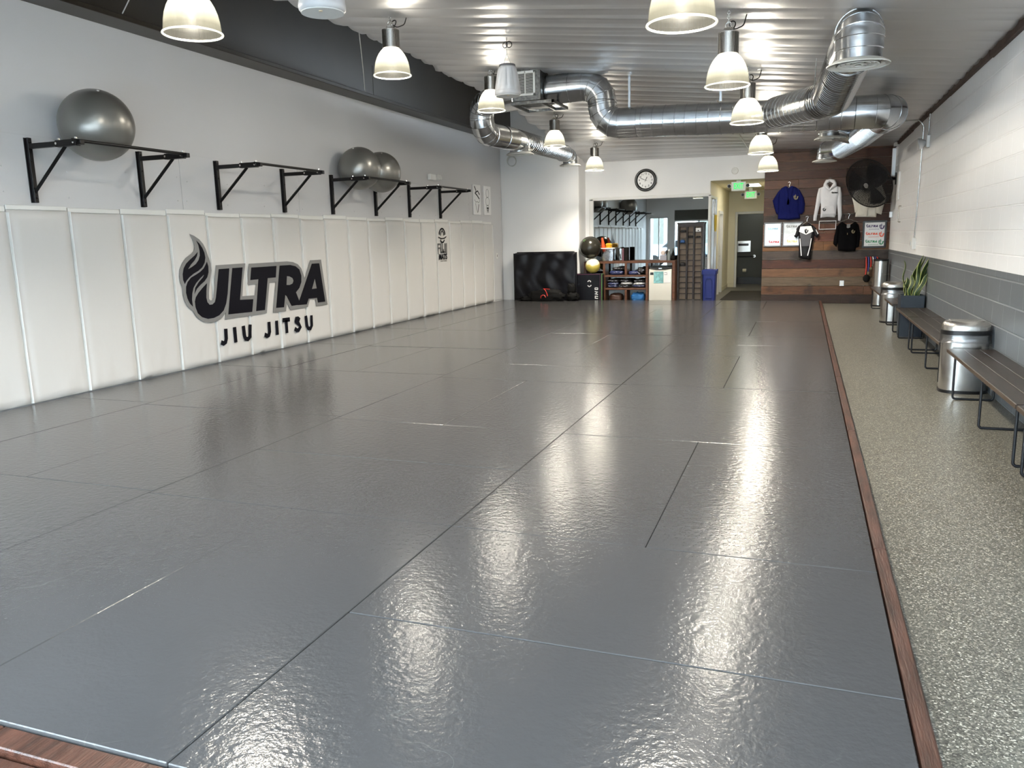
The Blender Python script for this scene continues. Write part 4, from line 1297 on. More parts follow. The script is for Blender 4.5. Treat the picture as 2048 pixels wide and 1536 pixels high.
for i, (x, z, sx_, sz_, mm, lab) in enumerate(BW):
    o = thing('bagged_uniform', lab, 'folded uniform', (x, 19.44, z + .012), 0, 'bagged uniforms on the brown shelf')
    puff(0, 0, 0, sx_, .14, sz_, mm, i + 1, .22, 'folded_cloth', o)
    bm = bmesh.new()
    rr = random.Random(i)
    for q in range(5):
        a = rr.uniform(-.8, .8) * sx_; L_ = rr.uniform(.02, .05); zz = rr.uniform(-.4, .5) * sz_
        sweep(bm, [(a, -.155, zz), (a + L_ * .5, -.165, zz + .006), (a + L_, -.155, zz + rr.uniform(-.01, .01))], [.003, .007, .003], 6)
    fin('shine_slivers', bm, m_bag_shine, o, smooth=True, angle=80)  # short pale slivers imitating the white shine on the bags
o = puff(-3.77, 19.43, .115, .165, .14, .11, mat('blue_cloth', (.03, .16, .42), .55, bump=.5, bscale=12), 21, .3, 'blue_bundle'); tag(o, 'blue crumpled bundle in the bottom right bay of the shelf', 'bundle')
o = puff(-4.32, 19.45, .105, .17, .14, .105, mat('dark_brown_gear', (.06, .025, .015), .5), 22, .2, 'brown_bundle'); tag(o, 'dark brown bundle in the bottom left bay of the shelf', 'bundle')
# things on the shelf top
t = thing('storage_tub', 'clear grey plastic tub of cones and discs on the shelf, beside the black ball', 'storage tub', (-4.52, 19.45, 1.0))
bm = bmesh.new()
def rrect(hx, hy, r, z, n=5):
    out = []
    for cx_, cy_, a0 in ((hx - r, hy - r, 0), (-hx + r, hy - r, PI / 2), (-hx + r, -hy + r, PI), (hx - r, -hy + r, 3 * PI / 2)):
        for i in range(n + 1):
            a = a0 + PI / 2 * i / n
            out.append((cx_ + r * math.cos(a), cy_ + r * math.sin(a), z))
    return out
def loft(bm, loops, cap=True):
    R = [[bm.verts.new(p) for p in L] for L in loops]
    n = len(R[0])
    for a, b_ in zip(R, R[1:]):
        for j in range(n): bm.faces.new((a[j], a[(j + 1) % n], b_[(j + 1) % n], b_[j]))
    if cap:
        bm.faces.new(R[0][::-1]); bm.faces.new(R[-1])
    return R
loft(bm, [rrect(.15, .11, .03, 0), rrect(.165, .125, .035, .30), rrect(.16, .12, .03, .30), rrect(.146, .106, .03, .006)])
fin('tub_body', bm, m_clear, t, smooth=True)
bm = bmesh.new(); pts = [Vector(p) for p in rrect(.172, .132, .04, .31)]; sweep(bm, pts, .012, 8, closed=True); fin('tub_rim', bm, m_white_plastic, t, smooth=True)
m_lump = mat('mixed_gray_gear', (.25, .25, .26), .5, var=.6, vscale=18)
puff(0, 0, .12, .12, .085, .125, m_lump, 5, .2, 'gear_inside', t)
o = thing('orange_cone', 'orange cone sticking up from the clear tub', 'cone', (-4.66, 19.42, 1.22)); bm = bmesh.new(); sweep(bm, [(.05, 0, 0), (0.015, 0, .15), (-.015, 0, .35)], [.045, .045, .022], 12); fin('cone_body', bm, mat('orange_plastic', (.9, .09, .02), .4), o, smooth=True)
o = thing('yellow_discs', 'stack of yellow marker discs in the clear tub', 'marker discs', (-4.50, 19.40, 1.25))
for k_ in range(4):
    bm = bmesh.new(); lathe(bm, [(.085, 0), (.088, .006), (.055, .035), (.03, .038)], 24, cz=.05 + k_ * .032); fin('disc', bm, mat('yellow_plastic', (.85, .45, .03), .4), o, smooth=True)
o = thing('black_straps', 'black straps hanging over the right side of the clear tub', 'straps', (-4.27, 19.42, 1.0))
bm = bmesh.new()
for dx, a, b_ in ((0, .30, .02), (.035, .31, .05), (-.03, .29, .07)):
    pts = [Vector((-.06 + dx, 0, .325)), Vector((-.02 + dx, -.02, a)), Vector((.0 + dx, -.03, .18)), Vector((.04 + dx, -.03, b_))]
    sweep(bm, bend(pts, .03, 3), .012, 6)
fin('strap', bm, m_cable_b, o, smooth=True)
o = thing('purple_roller', 'dull purple roller standing behind the black straps on the shelf', 'foam roller', (-4.165, 19.52, 1.0))
bm = bmesh.new(); lathe(bm, [(.035, 0), (.035, .30)], 20); fin('foam', bm, mat('dull_purple', (.14, .06, .08), .6), o, smooth=True)
o = thing('foam_roller', 'black foam roller standing upright in the middle of the shelf top', 'foam roller', (-4.06, 19.40, 1.0))
bm = bmesh.new(); pr = []
for k_ in range(17): pr += [(.062, .003 + k_ * .0195), (.066, .009 + k_ * .0195), (.062, .016 + k_ * .0195)]
lathe(bm, pr, 28); fin('foam', bm, m_rubber, o, smooth=True)
o = thing('tissue_box', 'grey tissue box with a pale tissue on the right end of the shelf', 'tissue box', (-3.14, 19.42, 1.0))
mbox('carton', mat('grey_carton', (.30, .30, .34), .6), o, -.10, .06, -.06, .06, 0, .12, bev=.004)
puff(-.03, 0, .17, .05, .03, .055, mat('tissue_cloth', (.6, .5, .45), .8), 31, .4, 'tissue', o)
o = thing('spray_bottle', 'grey bottle standing beside the tissue box on the shelf', 'bottle', (-3.03, 19.40, 1.0)); bm = bmesh.new(); lathe(bm, [(.04, 0), (.042, .14), (.02, .19), (.018, .22)], 20); fin('bottle_body', bm, mat('smoke_plastic', (.16, .18, .18), .3), o, smooth=True)
bm = bmesh.new(); lathe(bm, [(.02, .22), (.02, .26), (.01, .265)], 16); fin('cap', bm, m_white_plastic, o, smooth=True)
o = thing('first_aid_pouch', 'small black lumpy pouch at the right end of the shelf top', 'pouch', (-2.94, 19.42, 1.05)); puff(0, 0, 0, .06, .05, .055, m_rubber, 33, .3, 'pouch_body', o)
# fridge
t = thing('mini_fridge', 'small cream fridge with black top under the brown shelf, teal flyer on door', 'fridge', (-3.21, 19.30, 0))
mbox('cabinet', m_black_plastic, t, -.275, .275, .03, .34, .02, .86, bev=.01)
bm = bmesh.new(); box(bm, -.275, .275, -.03, .03, .04, .80, bev=.015, seg=2); dr = fin('door', bm, m_fridge, t, smooth=True)
bm = bmesh.new(); sweep(bm, [(-.26, -.02, .815), (-.1, -.035, .795), (.1, -.035, .795), (.26, -.02, .815)], .016, 8); fin('door_handle', bm, m_black_plastic, dr, smooth=True)
mbox('badge', m_alu, dr, -.04, .04, -.055, -.045, .80, .825)
mbox('magnet', m_black_plastic, dr, -.245, -.165, -.034, -.03, .66, .72)
m_teal = mat('teal_flyer', (.22, .48, .50), .5, var=.5, vscale=14)
mbox('teal_flyer', m_teal, dr, -.155, .075, -.036, -.031, .46, .74)
mbox('white_card', m_paper, dr, .085, .25, -.035, -.031, .47, .74)
bm = bmesh.new(); stroke2d(bm, [(.10, .66), (.16, .66), (.16, .71), (.10, .71)], .012, lambda u, v, d: Vector((u, -.036 - d, v)), 0, .001); fin('card_print', bm, m_ink_gray, dr)
# shoe cubby
t = thing('shoe_cubby', 'tall dark wooden cubby with three columns of slots right of the fridge', 'cubby shelf', (-2.542, 19.50, 0))
W2, H_ = .305, 1.87
mbox('back_board', m_cubby_back, t, -W2 + .02, W2 - .02, .14, .155, .03, H_ - .03)
mbox('side_panel', m_cubby, t, -W2, -W2 + .045, 0, .165, 0, H_, bev=.003); mbox('side_panel', m_cubby, t, W2 - .045, W2, 0, .165, 0, H_, bev=.003)
mbox('top_panel', m_cubby, t, -W2 - .01, W2 + .01, -.01, .17, H_ - .02, H_ + .015, bev=.003); mbox('face_rail', m_cubby, t, -W2 + .045, W2 - .045, 0, .02, H_ - .09, H_ - .02); mbox('bottom_panel', m_cubby, t, -W2 + .045, W2 - .045, 0, .14, 0, .05)
m_cub2 = mat('cubby_inner_dark', (.010, .004, .004), .5)
for xx in (-.10, .065): mbox('divider', m_cub2, t, xx, xx + .038, .01, .14, .05, H_ - .09)
for r_ in range(1, 13):
    z_ = .05 + r_ * (H_ - .14) / 13
    bm = bmesh.new(); box(bm, -W2 + .045, W2 - .045, .02, .14, z_, z_ + .012); fin('slot_shelf', bm, m_cub2, t)
zs = lambda r_: .05 + r_ * (H_ - .14) / 13 + .012
def shoe(name, x, r_, m, lab, sx_=.07, sz_=.028, cat='sandals'):
    o = thing(name, lab, cat, (-2.542 + x, 19.57, zs(r_) + sz_ * .85), 0)
    puff(0, 0, 0, sx_, .06, sz_, m, int(x * 100) + r_, .2, 'upper', o)
    mbox('sole', m_rubber, o, -sx_ * .8, sx_ * .8, -.06, .055, -sz_ * .84, -sz_ * .5, bev=.004)
shoe('sandals', -.17, 12, m_blk, 'black sandals in the top left cubby slot')
shoe('sandals', .0, 11, m_blk, 'black sandals in the middle column of the cubby, second slot down', .06)
shoe('sandals', .18, 11, m_blk, 'black sandals in the right column of the cubby, second slot down', .05, .02)
shoe('shoes', -.19, 10, mat('blue_canvas', (.03, .10, .28), .5), 'blue shoes in the left column of the cubby, near the top', .06, .045, 'shoes')
shoe('sandals', -.18, 6, m_blk, 'black sandals in the left column of the cubby, halfway down', .065, .04)
o = thing('white_shoe_box', 'small white box in the top right cubby slot', 'box', (-2.542 + .18, 19.57, zs(12))); mbox('carton', m_paper, o, -.06, .065, -.06, .06, 0, .09, bev=.008); mbox('dark_patch', m_ink, o, -.01, .02, -.0625, -.06, .02, .04)
# recycling bin
t = thing('recycling_bin', 'slim blue plastic recycling bin beside the dark cubby', 'bin', (-2.06, 19.45, 0))
bm = bmesh.new(); loft(bm, [rrect(.13, .20, .03, 0), rrect(.15, .23, .03, .70)]); fin('bin_body', bm, m_blue_bin, t, smooth=True)
bm = bmesh.new(); loft(bm, [rrect(.165, .245, .03, .66), rrect(.168, .25, .03, .76), rrect(.15, .235, .03, .77)]); fin('rim_collar', bm, m_blue_bin, t, smooth=True)
bm = bmesh.new(); ring_of(bm, (0, -.06, .772), (0, 0, 1), .075, .012, 24, 6); fin('lid_hole_ring', bm, m_blue_bin, t, smooth=True)
bm = bmesh.new(); lathe(bm, [(.0, .0), (.068, .0)], 24, cy=-.06, cz=.774, cap=False); fin('lid_hole', bm, mat('hole_dark_blue', (.004, .01, .06), .7), t)
bm = bmesh.new(); sweep(bm, [(-.075, -.22, .08), (-.08, -.235, .50), (-.04, -.243, .57), (.04, -.243, .57), (.08, -.235, .50), (.075, -.22, .08), ], .008, 6); sweep(bm, [(-.075, -.222, .12), (.075, -.222, .12)], .008, 6); fin('panel_rib', bm, m_blue_bin, t, smooth=True)
bm = bmesh.new(); sweep(bm, [(.16, -.2, .72), (.19, -.2, .78), (.19, -.1, .78), (.16, -.1, .72)], .01, 6); fin('side_handle', bm, m_blue_bin, t)

# wall clock
t = thing('wall_clock', 'round black framed wall clock above the mirror window', 'clock', (-3.665, 19.75, 2.925))
bm = bmesh.new(); R = [(.195, 0), (.262, 0), (.27, .02), (.262, .05), (.235, .062), (.21, .05), (.198, .03), (.195, .0)]; lathe(bm, R, 64, cap=False)
o = fin('clock_frame', bm, m_black_plastic, t, smooth=True, angle=50); o.rotation_euler = (PI / 2, 0, 0)
bm = bmesh.new(); lathe(bm, [(.2, 0.0), (.2, .022), (0, .022)], 64, cap=False); o = fin('clock_face', bm, m_paper, t); o.rotation_euler = (PI / 2, 0, 0)
for h in range(1, 13):
    a = PI / 2 - h * PI / 6
    text_obj('numeral', str(h), .062, facing((.155 * math.cos(a), -.024, .155 * math.sin(a)), 'back'), m_ink, t, bold=.001)
tb = lambda u, v, d: Vector((u, -.026 - d, v))
def hand(nm, deg, L_, w_, d0):
    a = math.radians(90 - deg); c_, s_ = math.cos(a), math.sin(a)
    bm = bmesh.new(); slab2d(bm, [(-.04 * c_ - s_ * w_ * .5, -.04 * s_ + c_ * w_ * .5), (-.04 * c_ + s_ * w_ * .5, -.04 * s_ - c_ * w_ * .5), (L_ * .7 * c_ + s_ * w_, L_ * .7 * s_ - c_ * w_), (L_ * c_, L_ * s_), (L_ * .7 * c_ - s_ * w_, L_ * .7 * s_ + c_ * w_)], tb, d0, d0 + .002)
    fin(nm, bm, m_ink, t)
hand('hour_hand', 25, .095, .008, 0); hand('minute_hand', 292, .155, .006, .003)
# thermostat-like disc
t = thing('smoke_detector', 'small white round detector on the wall above the exit sign', 'detector', (-1.57, 19.75, 3.04))
bm = bmesh.new(); lathe(bm, [(.08, 0), (.08, .015), (.065, .035), (.03, .04)], 32); o = fin('detector_body', bm, m_white_plastic, t, smooth=True); o.rotation_euler = (PI / 2, 0, 0)
bm = bmesh.new(); ring_of(bm, (0, 0, .038), (0, 0, 1), .04, .004, 24, 5); sweep(bm, [(-.02, 0, .042), (.03, .02, .042)], .004, 5); o = fin('detector_ring', bm, m_alu, t); o.rotation_euler = (PI / 2, 0, 0)


def exit_sign(x, y, zb, lab):
    t = thing('exit_sign', lab, 'exit sign', (x, y, zb), 0, 'green exit signs with side lamps')
    mbox('housing', m_white_plastic, t, -.165, .165, 0, .05, 0, .215, bev=.008)
    mbox('face_panel', m_exit_face, t, -.13, .13, -.006, .0, .02, .195)
    text_obj('exit_lettering', 'EXIT', .185, facing((0, -.008, .108), 'back'), m_exit, t, bold=.003, sx=.58)
    for s in (-1, 1):
        bm = bmesh.new(); lathe(bm, [(.015, 0), (.045, .012), (.05, .05), (.04, .06)], 20)
        o = fin('side_lamp', bm, m_alu, t, smooth=True); o.matrix_local = Matrix.Translation((s * .21, .03, .13)) @ Matrix.Rotation(PI / 2 + .2, 4, 'X')
        bm = bmesh.new(); lathe(bm, [(0, .062), (.038, .062)], 16, cap=False); l_ = fin('lamp_lens', bm, m_black_plastic, o)
    mbox('ceiling_mount', m_white_plastic, t, -.05, .05, .01, .04, .215, 2.84 - zb)


exit_sign(-1.50, 20.0, 2.59, 'green EXIT sign nearest, hanging at the mouth of the hall')
exit_sign(-1.43, 23.5, 2.54, 'green EXIT sign deeper in the hall, behind the nearer one')
t = thing('ceiling_light', 'square white light panel in the hall ceiling behind the exit sign', 'ceiling light', (-1.28, 22.1, 2.84))
mbox('light_frame', m_white_plastic, t, -.18, .18, -.62, .62, -.012, 0); mbox('diffuser_panel', m_panel_light, t, -.16, .16, -.6, .6, -.016, -.012)
o = mbox('floor_runner', mat('dark_runner', (.022, .018, .013), .9, bump=.4, bscale=120), None, -1.87, -.88, 19.95, 23.2, 0, .012, bev=.004); tag(o, 'dark brown entrance mat on the hall floor', 'mat')
# restroom fittings
t = thing('cover_dispenser', 'steel seat cover dispenser on the dark restroom wall', 'dispenser', (-1.78, 26.585, 1.18))
mbox('dispenser_body', m_steel, t, -.24, .22, -.06, 0, -.17, .19, bev=.01); mbox('slot', m_black_plastic, t, -.17, .15, -.063, -.06, .03, .10)
t = thing('grab_bar', 'horizontal grab bar on the dark restroom wall below the dispenser', 'grab bar', (-1.9, 26.6, .88))
bm = bmesh.new(); sweep(bm, bend([(-.4, 0, 0), (-.4, -.06, 0), (.45, -.06, 0), (.45, 0, 0)], .03), .017, 10); fin('bar', bm, m_dark_metal, t, smooth=True)
bm = bmesh.new(); lathe(bm, [(.04, 0), (.04, .01)], 20); o = fin('wall_flange', bm, m_steel, t); o.matrix_local = Matrix.Translation((.45, 0, 0)) @ Matrix.Rotation(PI / 2, 4, 'X')
t = thing('toilet_roll', 'toilet roll holder low on the dark restroom wall', 'toilet roll', (-1.74, 26.6, .43))
bm = bmesh.new(); lathe(bm, [(.02, -.055), (.055, -.055), (.055, .055), (.02, .055)], 24); o = fin('paper_roll', bm, m_hall, t, smooth=True); o.matrix_local = Matrix.Translation((0, -.06, 0)) @ Matrix.Rotation(PI / 2, 4, 'Y')
mbox('holder', m_black_plastic, t, .06, .08, -.09, 0, -.03, .03)
t = thing('ceiling_light', 'added light panel, out of view, brightening the restroom beyond the doorway', 'ceiling light', (-1.4, 25.9, 2.6)); mbox('light_frame', m_white_plastic, t, -.2, .2, -.2, .2, -.012, 0); mbox('diffuser_panel', m_panel_light, t, -.18, .18, -.18, .18, -.016, -.012)  # added unseen lamp, lifts the otherwise dark restroom
# yellow duster in the hall
t = thing('yellow_duster', 'yellow handled duster hanging by the hall window', 'duster', (-2.06, 20.45, 1.66))
bm = bmesh.new(); sweep(bm, [(0, 0, .0), (0.0, 0, .1), (0.0, 0, .4)], [.02, .03, .032], 12); fin('yellow_sleeve', bm, mat('yellow_cloth', (.85, .6, .08), .6), t, smooth=True)
bm = bmesh.new()
for k_ in range(5): sweep(bm, [(0, .012 * (k_ - 2), 0), (.01 * math.sin(k_), .014 * (k_ - 2), -.2), (0, .012 * (k_ - 2), -.36 - .03 * math.sin(k_ * 3))], .007, 5)
fin('tassel', bm, mat('cream_cloth', (.6, .5, .4), .7), t, smooth=True)
bm = bmesh.new(); sweep(bm, [(-.06, 0, .42), (0, 0, .42), (0, 0, .39)], .006, 6); fin('hook', bm, m_steel, t)

# ================================================================== SHIRTS ON THE PLANK WALL
YW = 19.135
def flame_polys(cx, cz, s):
    o0 = Vector((8.15, 1.15))
    return [[((Vector(p) - o0) * s + Vector((cx, cz)))[:] for p in LOGO[k_]] for k_ in ('lick_a', 'lick_b', 'U')]


def ultra_polys(cx, cz, s, all_=True):
    o0 = Vector((9.3, 1.0))
    return [[((Vector(p) - o0) * s + Vector((cx, cz)))[:] for p in LOGO[k_]] for k_ in ('lick_a', 'lick_b', 'U', 'L', 'T', 'R', 'A')]


def printed(name, polys, m, parent, d0, d1, strokes=None, wd=.01, off=(0, 0, 0)):
    bm = bmesh.new()
    f = lambda u, v, d: Vector((u - off[0], -d, v - off[2]))
    for p in polys: slab2d(bm, p, f, d0, d1)
    if strokes:
        for s_ in strokes: stroke2d(bm, s_, wd, f, d0, d1)
    return fin(name, bm, m, parent)


def hanger(t, cx, zt, w_, hook=.12):
    bm = bmesh.new()
    q = [(0, -.03, -.03), (0, -.03, .02), (.02, -.03, .05), (.02, -.03, .075), (-.005, -.03, .09), (-.025, -.03, .07)]
    sweep(bm, bend(q, .02, 3), .004, 6)
    sweep(bm, [(-w_, -.03, -.10), (0, -.03, -.03), (w_, -.03, -.10)], .007, 6)
    o = fin('hanger', bm, m_steel, t, smooth=True); o.location = (cx, 0, zt)
    bm = bmesh.new(); sweep(bm, [(cx, 0, zt + .09), (cx, -.05, zt + .09)], .005, 6); fin('wall_hook', bm, m_black_metal, t)


def garment(name, label, cat, cx, cz, body, sleeves, m, thick=.06, seed=1, fold=.012):
    t = thing(name, label, cat, (cx, YW, cz))
    off = (cx, 0, cz)
    f = lambda u, v, d: Vector((u - cx, -d, v - cz))
    def rel(u, v, ds):
        k = 1 - math.exp(-ds / .03)
        return thick * .65 * k + fold * k * (noise.noise(Vector((u * 9, v * 2.2, seed))) + .6 * noise.noise(Vector((u * 22 + v * 6, v * 9, seed))))
    bm = bmesh.new(); slab2d(bm, body, f, .012, .022, inner=.028, relief=rel); fin('torso', bm, m, t, smooth=True, angle=60)
    for s_ in sleeves:
        bm = bmesh.new()
        slab2d(bm, s_, f, .014, .020, inner=.028, relief=lambda u, v, ds: rel(u, v, ds) * .8 + .004)
        fin('sleeve', bm, m, t, smooth=True, angle=60)
    return t


m_bluegi = mat('royal_blue_cotton', (.004, .007, .075), .85, spec=.15, bump=.5, bscale=140)
m_whitegi = mat('cream_cotton', (.68, .64, .56), .8, bump=.4, bscale=140)
m_hood = mat('white_fleece', (.72, .72, .75), .8, bump=.2, bscale=60)
m_blkc = mat('black_fleece', (.002, .002, .003), .9, spec=.1, bump=.3, bscale=60)
m_gold = mat('gold_thread', (.20, .17, .10), .6)
t = garment('blue_gi_jacket', 'royal blue martial arts jacket hanging at the left of the plank wall', 'jacket', -.34, 2.3,
            [(-.44, 2.60), (-.36, 2.585), (-.28, 2.60), (-.20, 2.575), (-.13, 2.50), (-.11, 2.2), (-.09, 1.89), (-.33, 1.865), (-.56, 1.89), (-.565, 2.2), (-.55, 2.48), (-.50, 2.57)],
            [[(-.50, 2.57), (-.58, 2.48), (-.685, 2.30), (-.64, 2.13), (-.595, 2.0), (-.51, 2.02), (-.53, 2.2), (-.54, 2.38)], [(-.20, 2.575), (-.12, 2.51), (-.03, 2.34), (.0, 2.2), (-.01, 2.04), (-.05, 1.98), (-.15, 1.99), (-.15, 2.2), (-.16, 2.4)]], m_bluegi, .07, 1)
printed('lapel', [], m_bluegi, t, .078, .088, [[(-.42, 2.60), (-.40, 2.45), (-.35, 2.25), (-.33, 1.9)], [(-.28, 2.60), (-.31, 2.45), (-.36, 2.2)]], .05, (-.34, 0, 2.3))
printed('chest_badge', flame_polys(-.20, 2.36, .12), m_gold, t, .072, .085, None, 0, (-.34, 0, 2.3))
hanger(t, 0, .31, .14)
t = garment('white_hoodie', 'white hooded sweatshirt with small black logos on the plank wall', 'hoodie', .47, 2.3,
            [(.38, 2.57), (.44, 2.53), (.50, 2.47), (.56, 2.53), (.61, 2.57), (.68, 2.55), (.70, 2.4), (.66, 2.15), (.65, 1.95), (.63, 1.89), (.47, 1.905), (.33, 1.89), (.335, 1.97), (.335, 2.15), (.30, 2.4), (.31, 2.54)],
            [[(.32, 2.545), (.27, 2.52), (.245, 2.40), (.215, 2.12), (.19, 1.93), (.19, 1.83), (.26, 1.83), (.265, 1.93), (.305, 2.14), (.335, 2.30)], [(.67, 2.55), (.72, 2.53), (.745, 2.40), (.76, 2.15), (.77, 1.93), (.745, 1.81), (.70, 1.82), (.69, 1.95), (.67, 2.14), (.655, 2.3)]], m_hood, .08, 2)
bm = bmesh.new(); f = lambda u, v, d: Vector((u - .47, -d, v - 2.3))
slab2d(bm, [(.36, 2.56), (.37, 2.62), (.41, 2.70), (.50, 2.715), (.59, 2.70), (.63, 2.63), (.64, 2.56), (.58, 2.53), (.50, 2.47), (.42, 2.53)], f, .03, .07, inner=.03, relief=lambda u, v, ds: .04 * (1 - math.exp(-ds / .02)), holes=[[(.44, 2.62), (.50, 2.66), (.56, 2.62), (.50, 2.52)]]); fin('hood', bm, m_hood, t, smooth=True, angle=60)
bm = bmesh.new(); slab2d(bm, [(.37, 2.0), (.42, 2.14), (.58, 2.14), (.63, 2.0), (.63, 1.97), (.37, 1.97)], f, .06, .092); fin('front_pocket', bm, m_hood, t)
printed('chest_print', ultra_polys(.60, 2.42, .042), m_ink, t, .075, .092, None, 0, (.47, 0, 2.3)); printed('pocket_print', flame_polys(.40, 2.07, .085), m_ink, t, .090, .100, None, 0, (.47, 0, 2.3))
hanger(t, .03, .36, .1)
t = garment('white_gi_jacket', 'cream white martial arts jacket half hidden behind the black fan', 'jacket', 1.29, 2.2,
            [(1.14, 2.60), (1.22, 2.56), (1.30, 2.58), (1.38, 2.56), (1.46, 2.60), (1.49, 2.3), (1.46, 1.87), (1.26, 1.88), (1.04, 1.89), (1.07, 2.2), (1.09, 2.5)],
            [[(1.14, 2.60), (1.06, 2.54), (.96, 2.30), (1.0, 2.15), (1.03, 1.98), (1.15, 2.0), (1.15, 2.2), (1.14, 2.4)], [(1.46, 2.60), (1.54, 2.54), (1.64, 2.28), (1.60, 2.12), (1.56, 1.92), (1.42, 1.97), (1.44, 2.2), (1.45, 2.4)]], m_whitegi, .07, 3, .02)
printed('lapel', [], m_whitegi, t, .078, .088, [[(1.22, 2.55), (1.25, 2.4), (1.30, 2.2)], [(1.38, 2.55), (1.33, 2.35), (1.25, 2.05), (1.24, 1.9)]], .05, (1.29, 0, 2.2)); hanger(t, 0, .42, .14)
t = garment('rash_guard', 'black and white short sleeved rash guard between the framed pictures', 'shirt', .06, 1.45,
            [(-.05, 1.78), (.03, 1.75), (.11, 1.78), (.19, 1.72), (.22, 1.5), (.18, 1.25), (.155, .98), (.03, 1.0), (-.09, 1.04), (-.09, 1.3), (-.115, 1.55), (-.12, 1.72)],
            [[(-.10, 1.75), (-.15, 1.68), (-.20, 1.50), (-.15, 1.46), (-.10, 1.52)], [(.18, 1.74), (.24, 1.68), (.325, 1.52), (.28, 1.45), (.215, 1.52)]], mat('rash_black', (.004, .004, .006), .5, spec=.3), .055, 4)
o6 = (.06, 0, 1.45)
t.location.y -= .028
printed('white_chest', [[(-.075, 1.71), (.15, 1.72), (.20, 1.60), (.05, 1.53), (-.10, 1.60)]], m_paper, t, .052, .064, None, 0, o6)
printed('grey_panel', [[(-.08, 1.58), (.05, 1.52), (.17, 1.58), (.12, 1.28), (-.03, 1.28)]], mat('rash_grey', (.06, .06, .07), .5), t, .050, .066, None, 0, o6)
printed('side_stripes', [], m_paper, t, .045, .062, [[(-.075, 1.45), (-.05, 1.25), (-.03, 1.07)], [(.165, 1.45), (.14, 1.25), (.10, 1.07)], [(-.16, 1.64), (-.19, 1.53)], [(.25, 1.64), (.30, 1.54)]], .016, o6)
printed('flame_print', flame_polys(.05, 1.62, .10), m_ink, t, .066, .070, None, 0, o6); hanger(t, 0, .40, .1)
t = garment('black_jacket', 'black sweatshirt hanging between the white outlined frame and the colour poster', 'hoodie', .90, 1.5,
            [(.78, 1.79), (.86, 1.74), (.92, 1.70), (.98, 1.74), (1.05, 1.79), (1.10, 1.72), (1.12, 1.4), (1.08, 1.15), (.9, 1.145), (.73, 1.17), (.71, 1.4), (.72, 1.72)],
            [[(.76, 1.78), (.68, 1.70), (.64, 1.5), (.62, 1.32), (.69, 1.25), (.73, 1.4), (.74, 1.6)], [(1.06, 1.78), (1.12, 1.71), (1.17, 1.5), (1.15, 1.25), (1.09, 1.22), (1.08, 1.4), (1.07, 1.6)]], m_blkc, .07, 5)
printed('badge_prints', flame_polys(1.01, 1.58, .09), m_gold, t, .070, .088, [[(.90, 1.55), (.90, 1.51)]], .012, (.90, 0, 1.5)); printed('collar_patch', [[(.88, 1.74), (.95, 1.74), (.95, 1.66), (.91, 1.63), (.88, 1.66)]], m_ink_gray, t, .03, .062, None, 0, (.9, 0, 1.5)); hanger(t, .01, .38, .2)


def framed(name, label, x0, x1, z0, z1, fm, border, m_bg=None):
    cx, cz = (x0 + x1) / 2, (z0 + z1) / 2
    t = thing(name, label, 'framed picture', (cx, YW + .004, cz))
    hx, hz = (x1 - x0) / 2, (z1 - z0) / 2
    bm = bmesh.new()
    for q in ((-hx, hx, -hz, -hz + border), (-hx, hx, hz - border, hz), (-hx, -hx + border, -hz + border, hz - border), (hx - border, hx, -hz + border, hz - border)):
        box(bm, q[0], q[1], -.025, 0, q[2], q[3], bev=.003)
    fin('frame', bm, fm, t)
    if m_bg: mbox('print', m_bg, t, -hx + border, hx - border, -.012, -.002, -hz + border, hz - border)
    return t


m_gloss = mat('glossy_print', (.52, .54, .57), .08, spec=1., var=.25, vscale=6)
m_pred = mat('print_red', (.42, .05, .06), .4); m_porg = mat('print_orange', (.75, .12, .06), .4); m_pgrn = mat('print_green', (.03, .22, .09), .4); m_ppur = mat('print_purple', (.06, .03, .12), .4)
m_pblue = mat('print_blue', (.25, .45, .60), .4); m_pyel = mat('print_yellow', (.6, .52, .2), .4)
m_frame = mat('pewter_frame', (.12, .12, .125), .35, .3)
t = framed('framed_print', 'silver framed glossy poster with red lettering, leftmost on the planks', -.85, -.465, 1.28, 1.82, m_frame, .028, m_gloss)
printed('red_lettering', ultra_polys(.03, -.165, .075), m_pred, t, .013, .016); printed('blue_band', ultra_polys(0, .13, .075), m_pblue, t, .013, .016)
printed('thin_lines', [], m_ink_gray, t, .013, .015, [[(-.02, .1), (-.03, -.1)], [(.02, .1), (.05, -.1)], [(-.14, -.04), (-.05, -.03), (.0, -.05)], [(.06, -.02), (.13, -.04)]], .005)
t = framed('framed_print', 'silver framed glossy poster with yellow lettering, behind the rash guard', -.45, -.03, 1.28, 1.82, m_frame, .028, m_gloss)
printed('dark_lettering', ultra_polys(-.02, .17, .075), m_ink_gray, t, .013, .016); printed('yellow_lettering', ultra_polys(.0, -.16, .075), m_pyel, t, .013, .016)
printed('thin_arc', [], m_ink_gray, t, .013, .015, [[(-.12, -.08), (-.06, -.03), (.0, -.015), (.08, -.03)]], .005)
t = framed('border_reflection_frame', 'small frame with border reflections painted white, between rash guard and black sweatshirt', .31, .665, 1.635, 1.825, m_paper, .014)  # white border stands for reflections along the edges of a framed piece
t = framed('colour_poster', 'black framed poster with the logo three times in purple, orange and green', 1.205, 1.685, 1.215, 1.80, m_black_plastic, .04, m_paper)
for zz, mm in ((.165, m_ppur), (0, m_porg), (-.165, m_pgrn)):
    nm = {.165: 'purple_logo', 0: 'orange_logo', -.165: 'green_logo'}[zz]
    o = printed(nm, ultra_polys(-.055, zz + .01, .078) + flame_polys(.135, zz + .0, .13), mm, t, .013, .016, [[(-.11 + k_ * .03, zz - .058), (-.11 + k_ * .03 + .018, zz - .058)] for k_ in range(7)], .012)
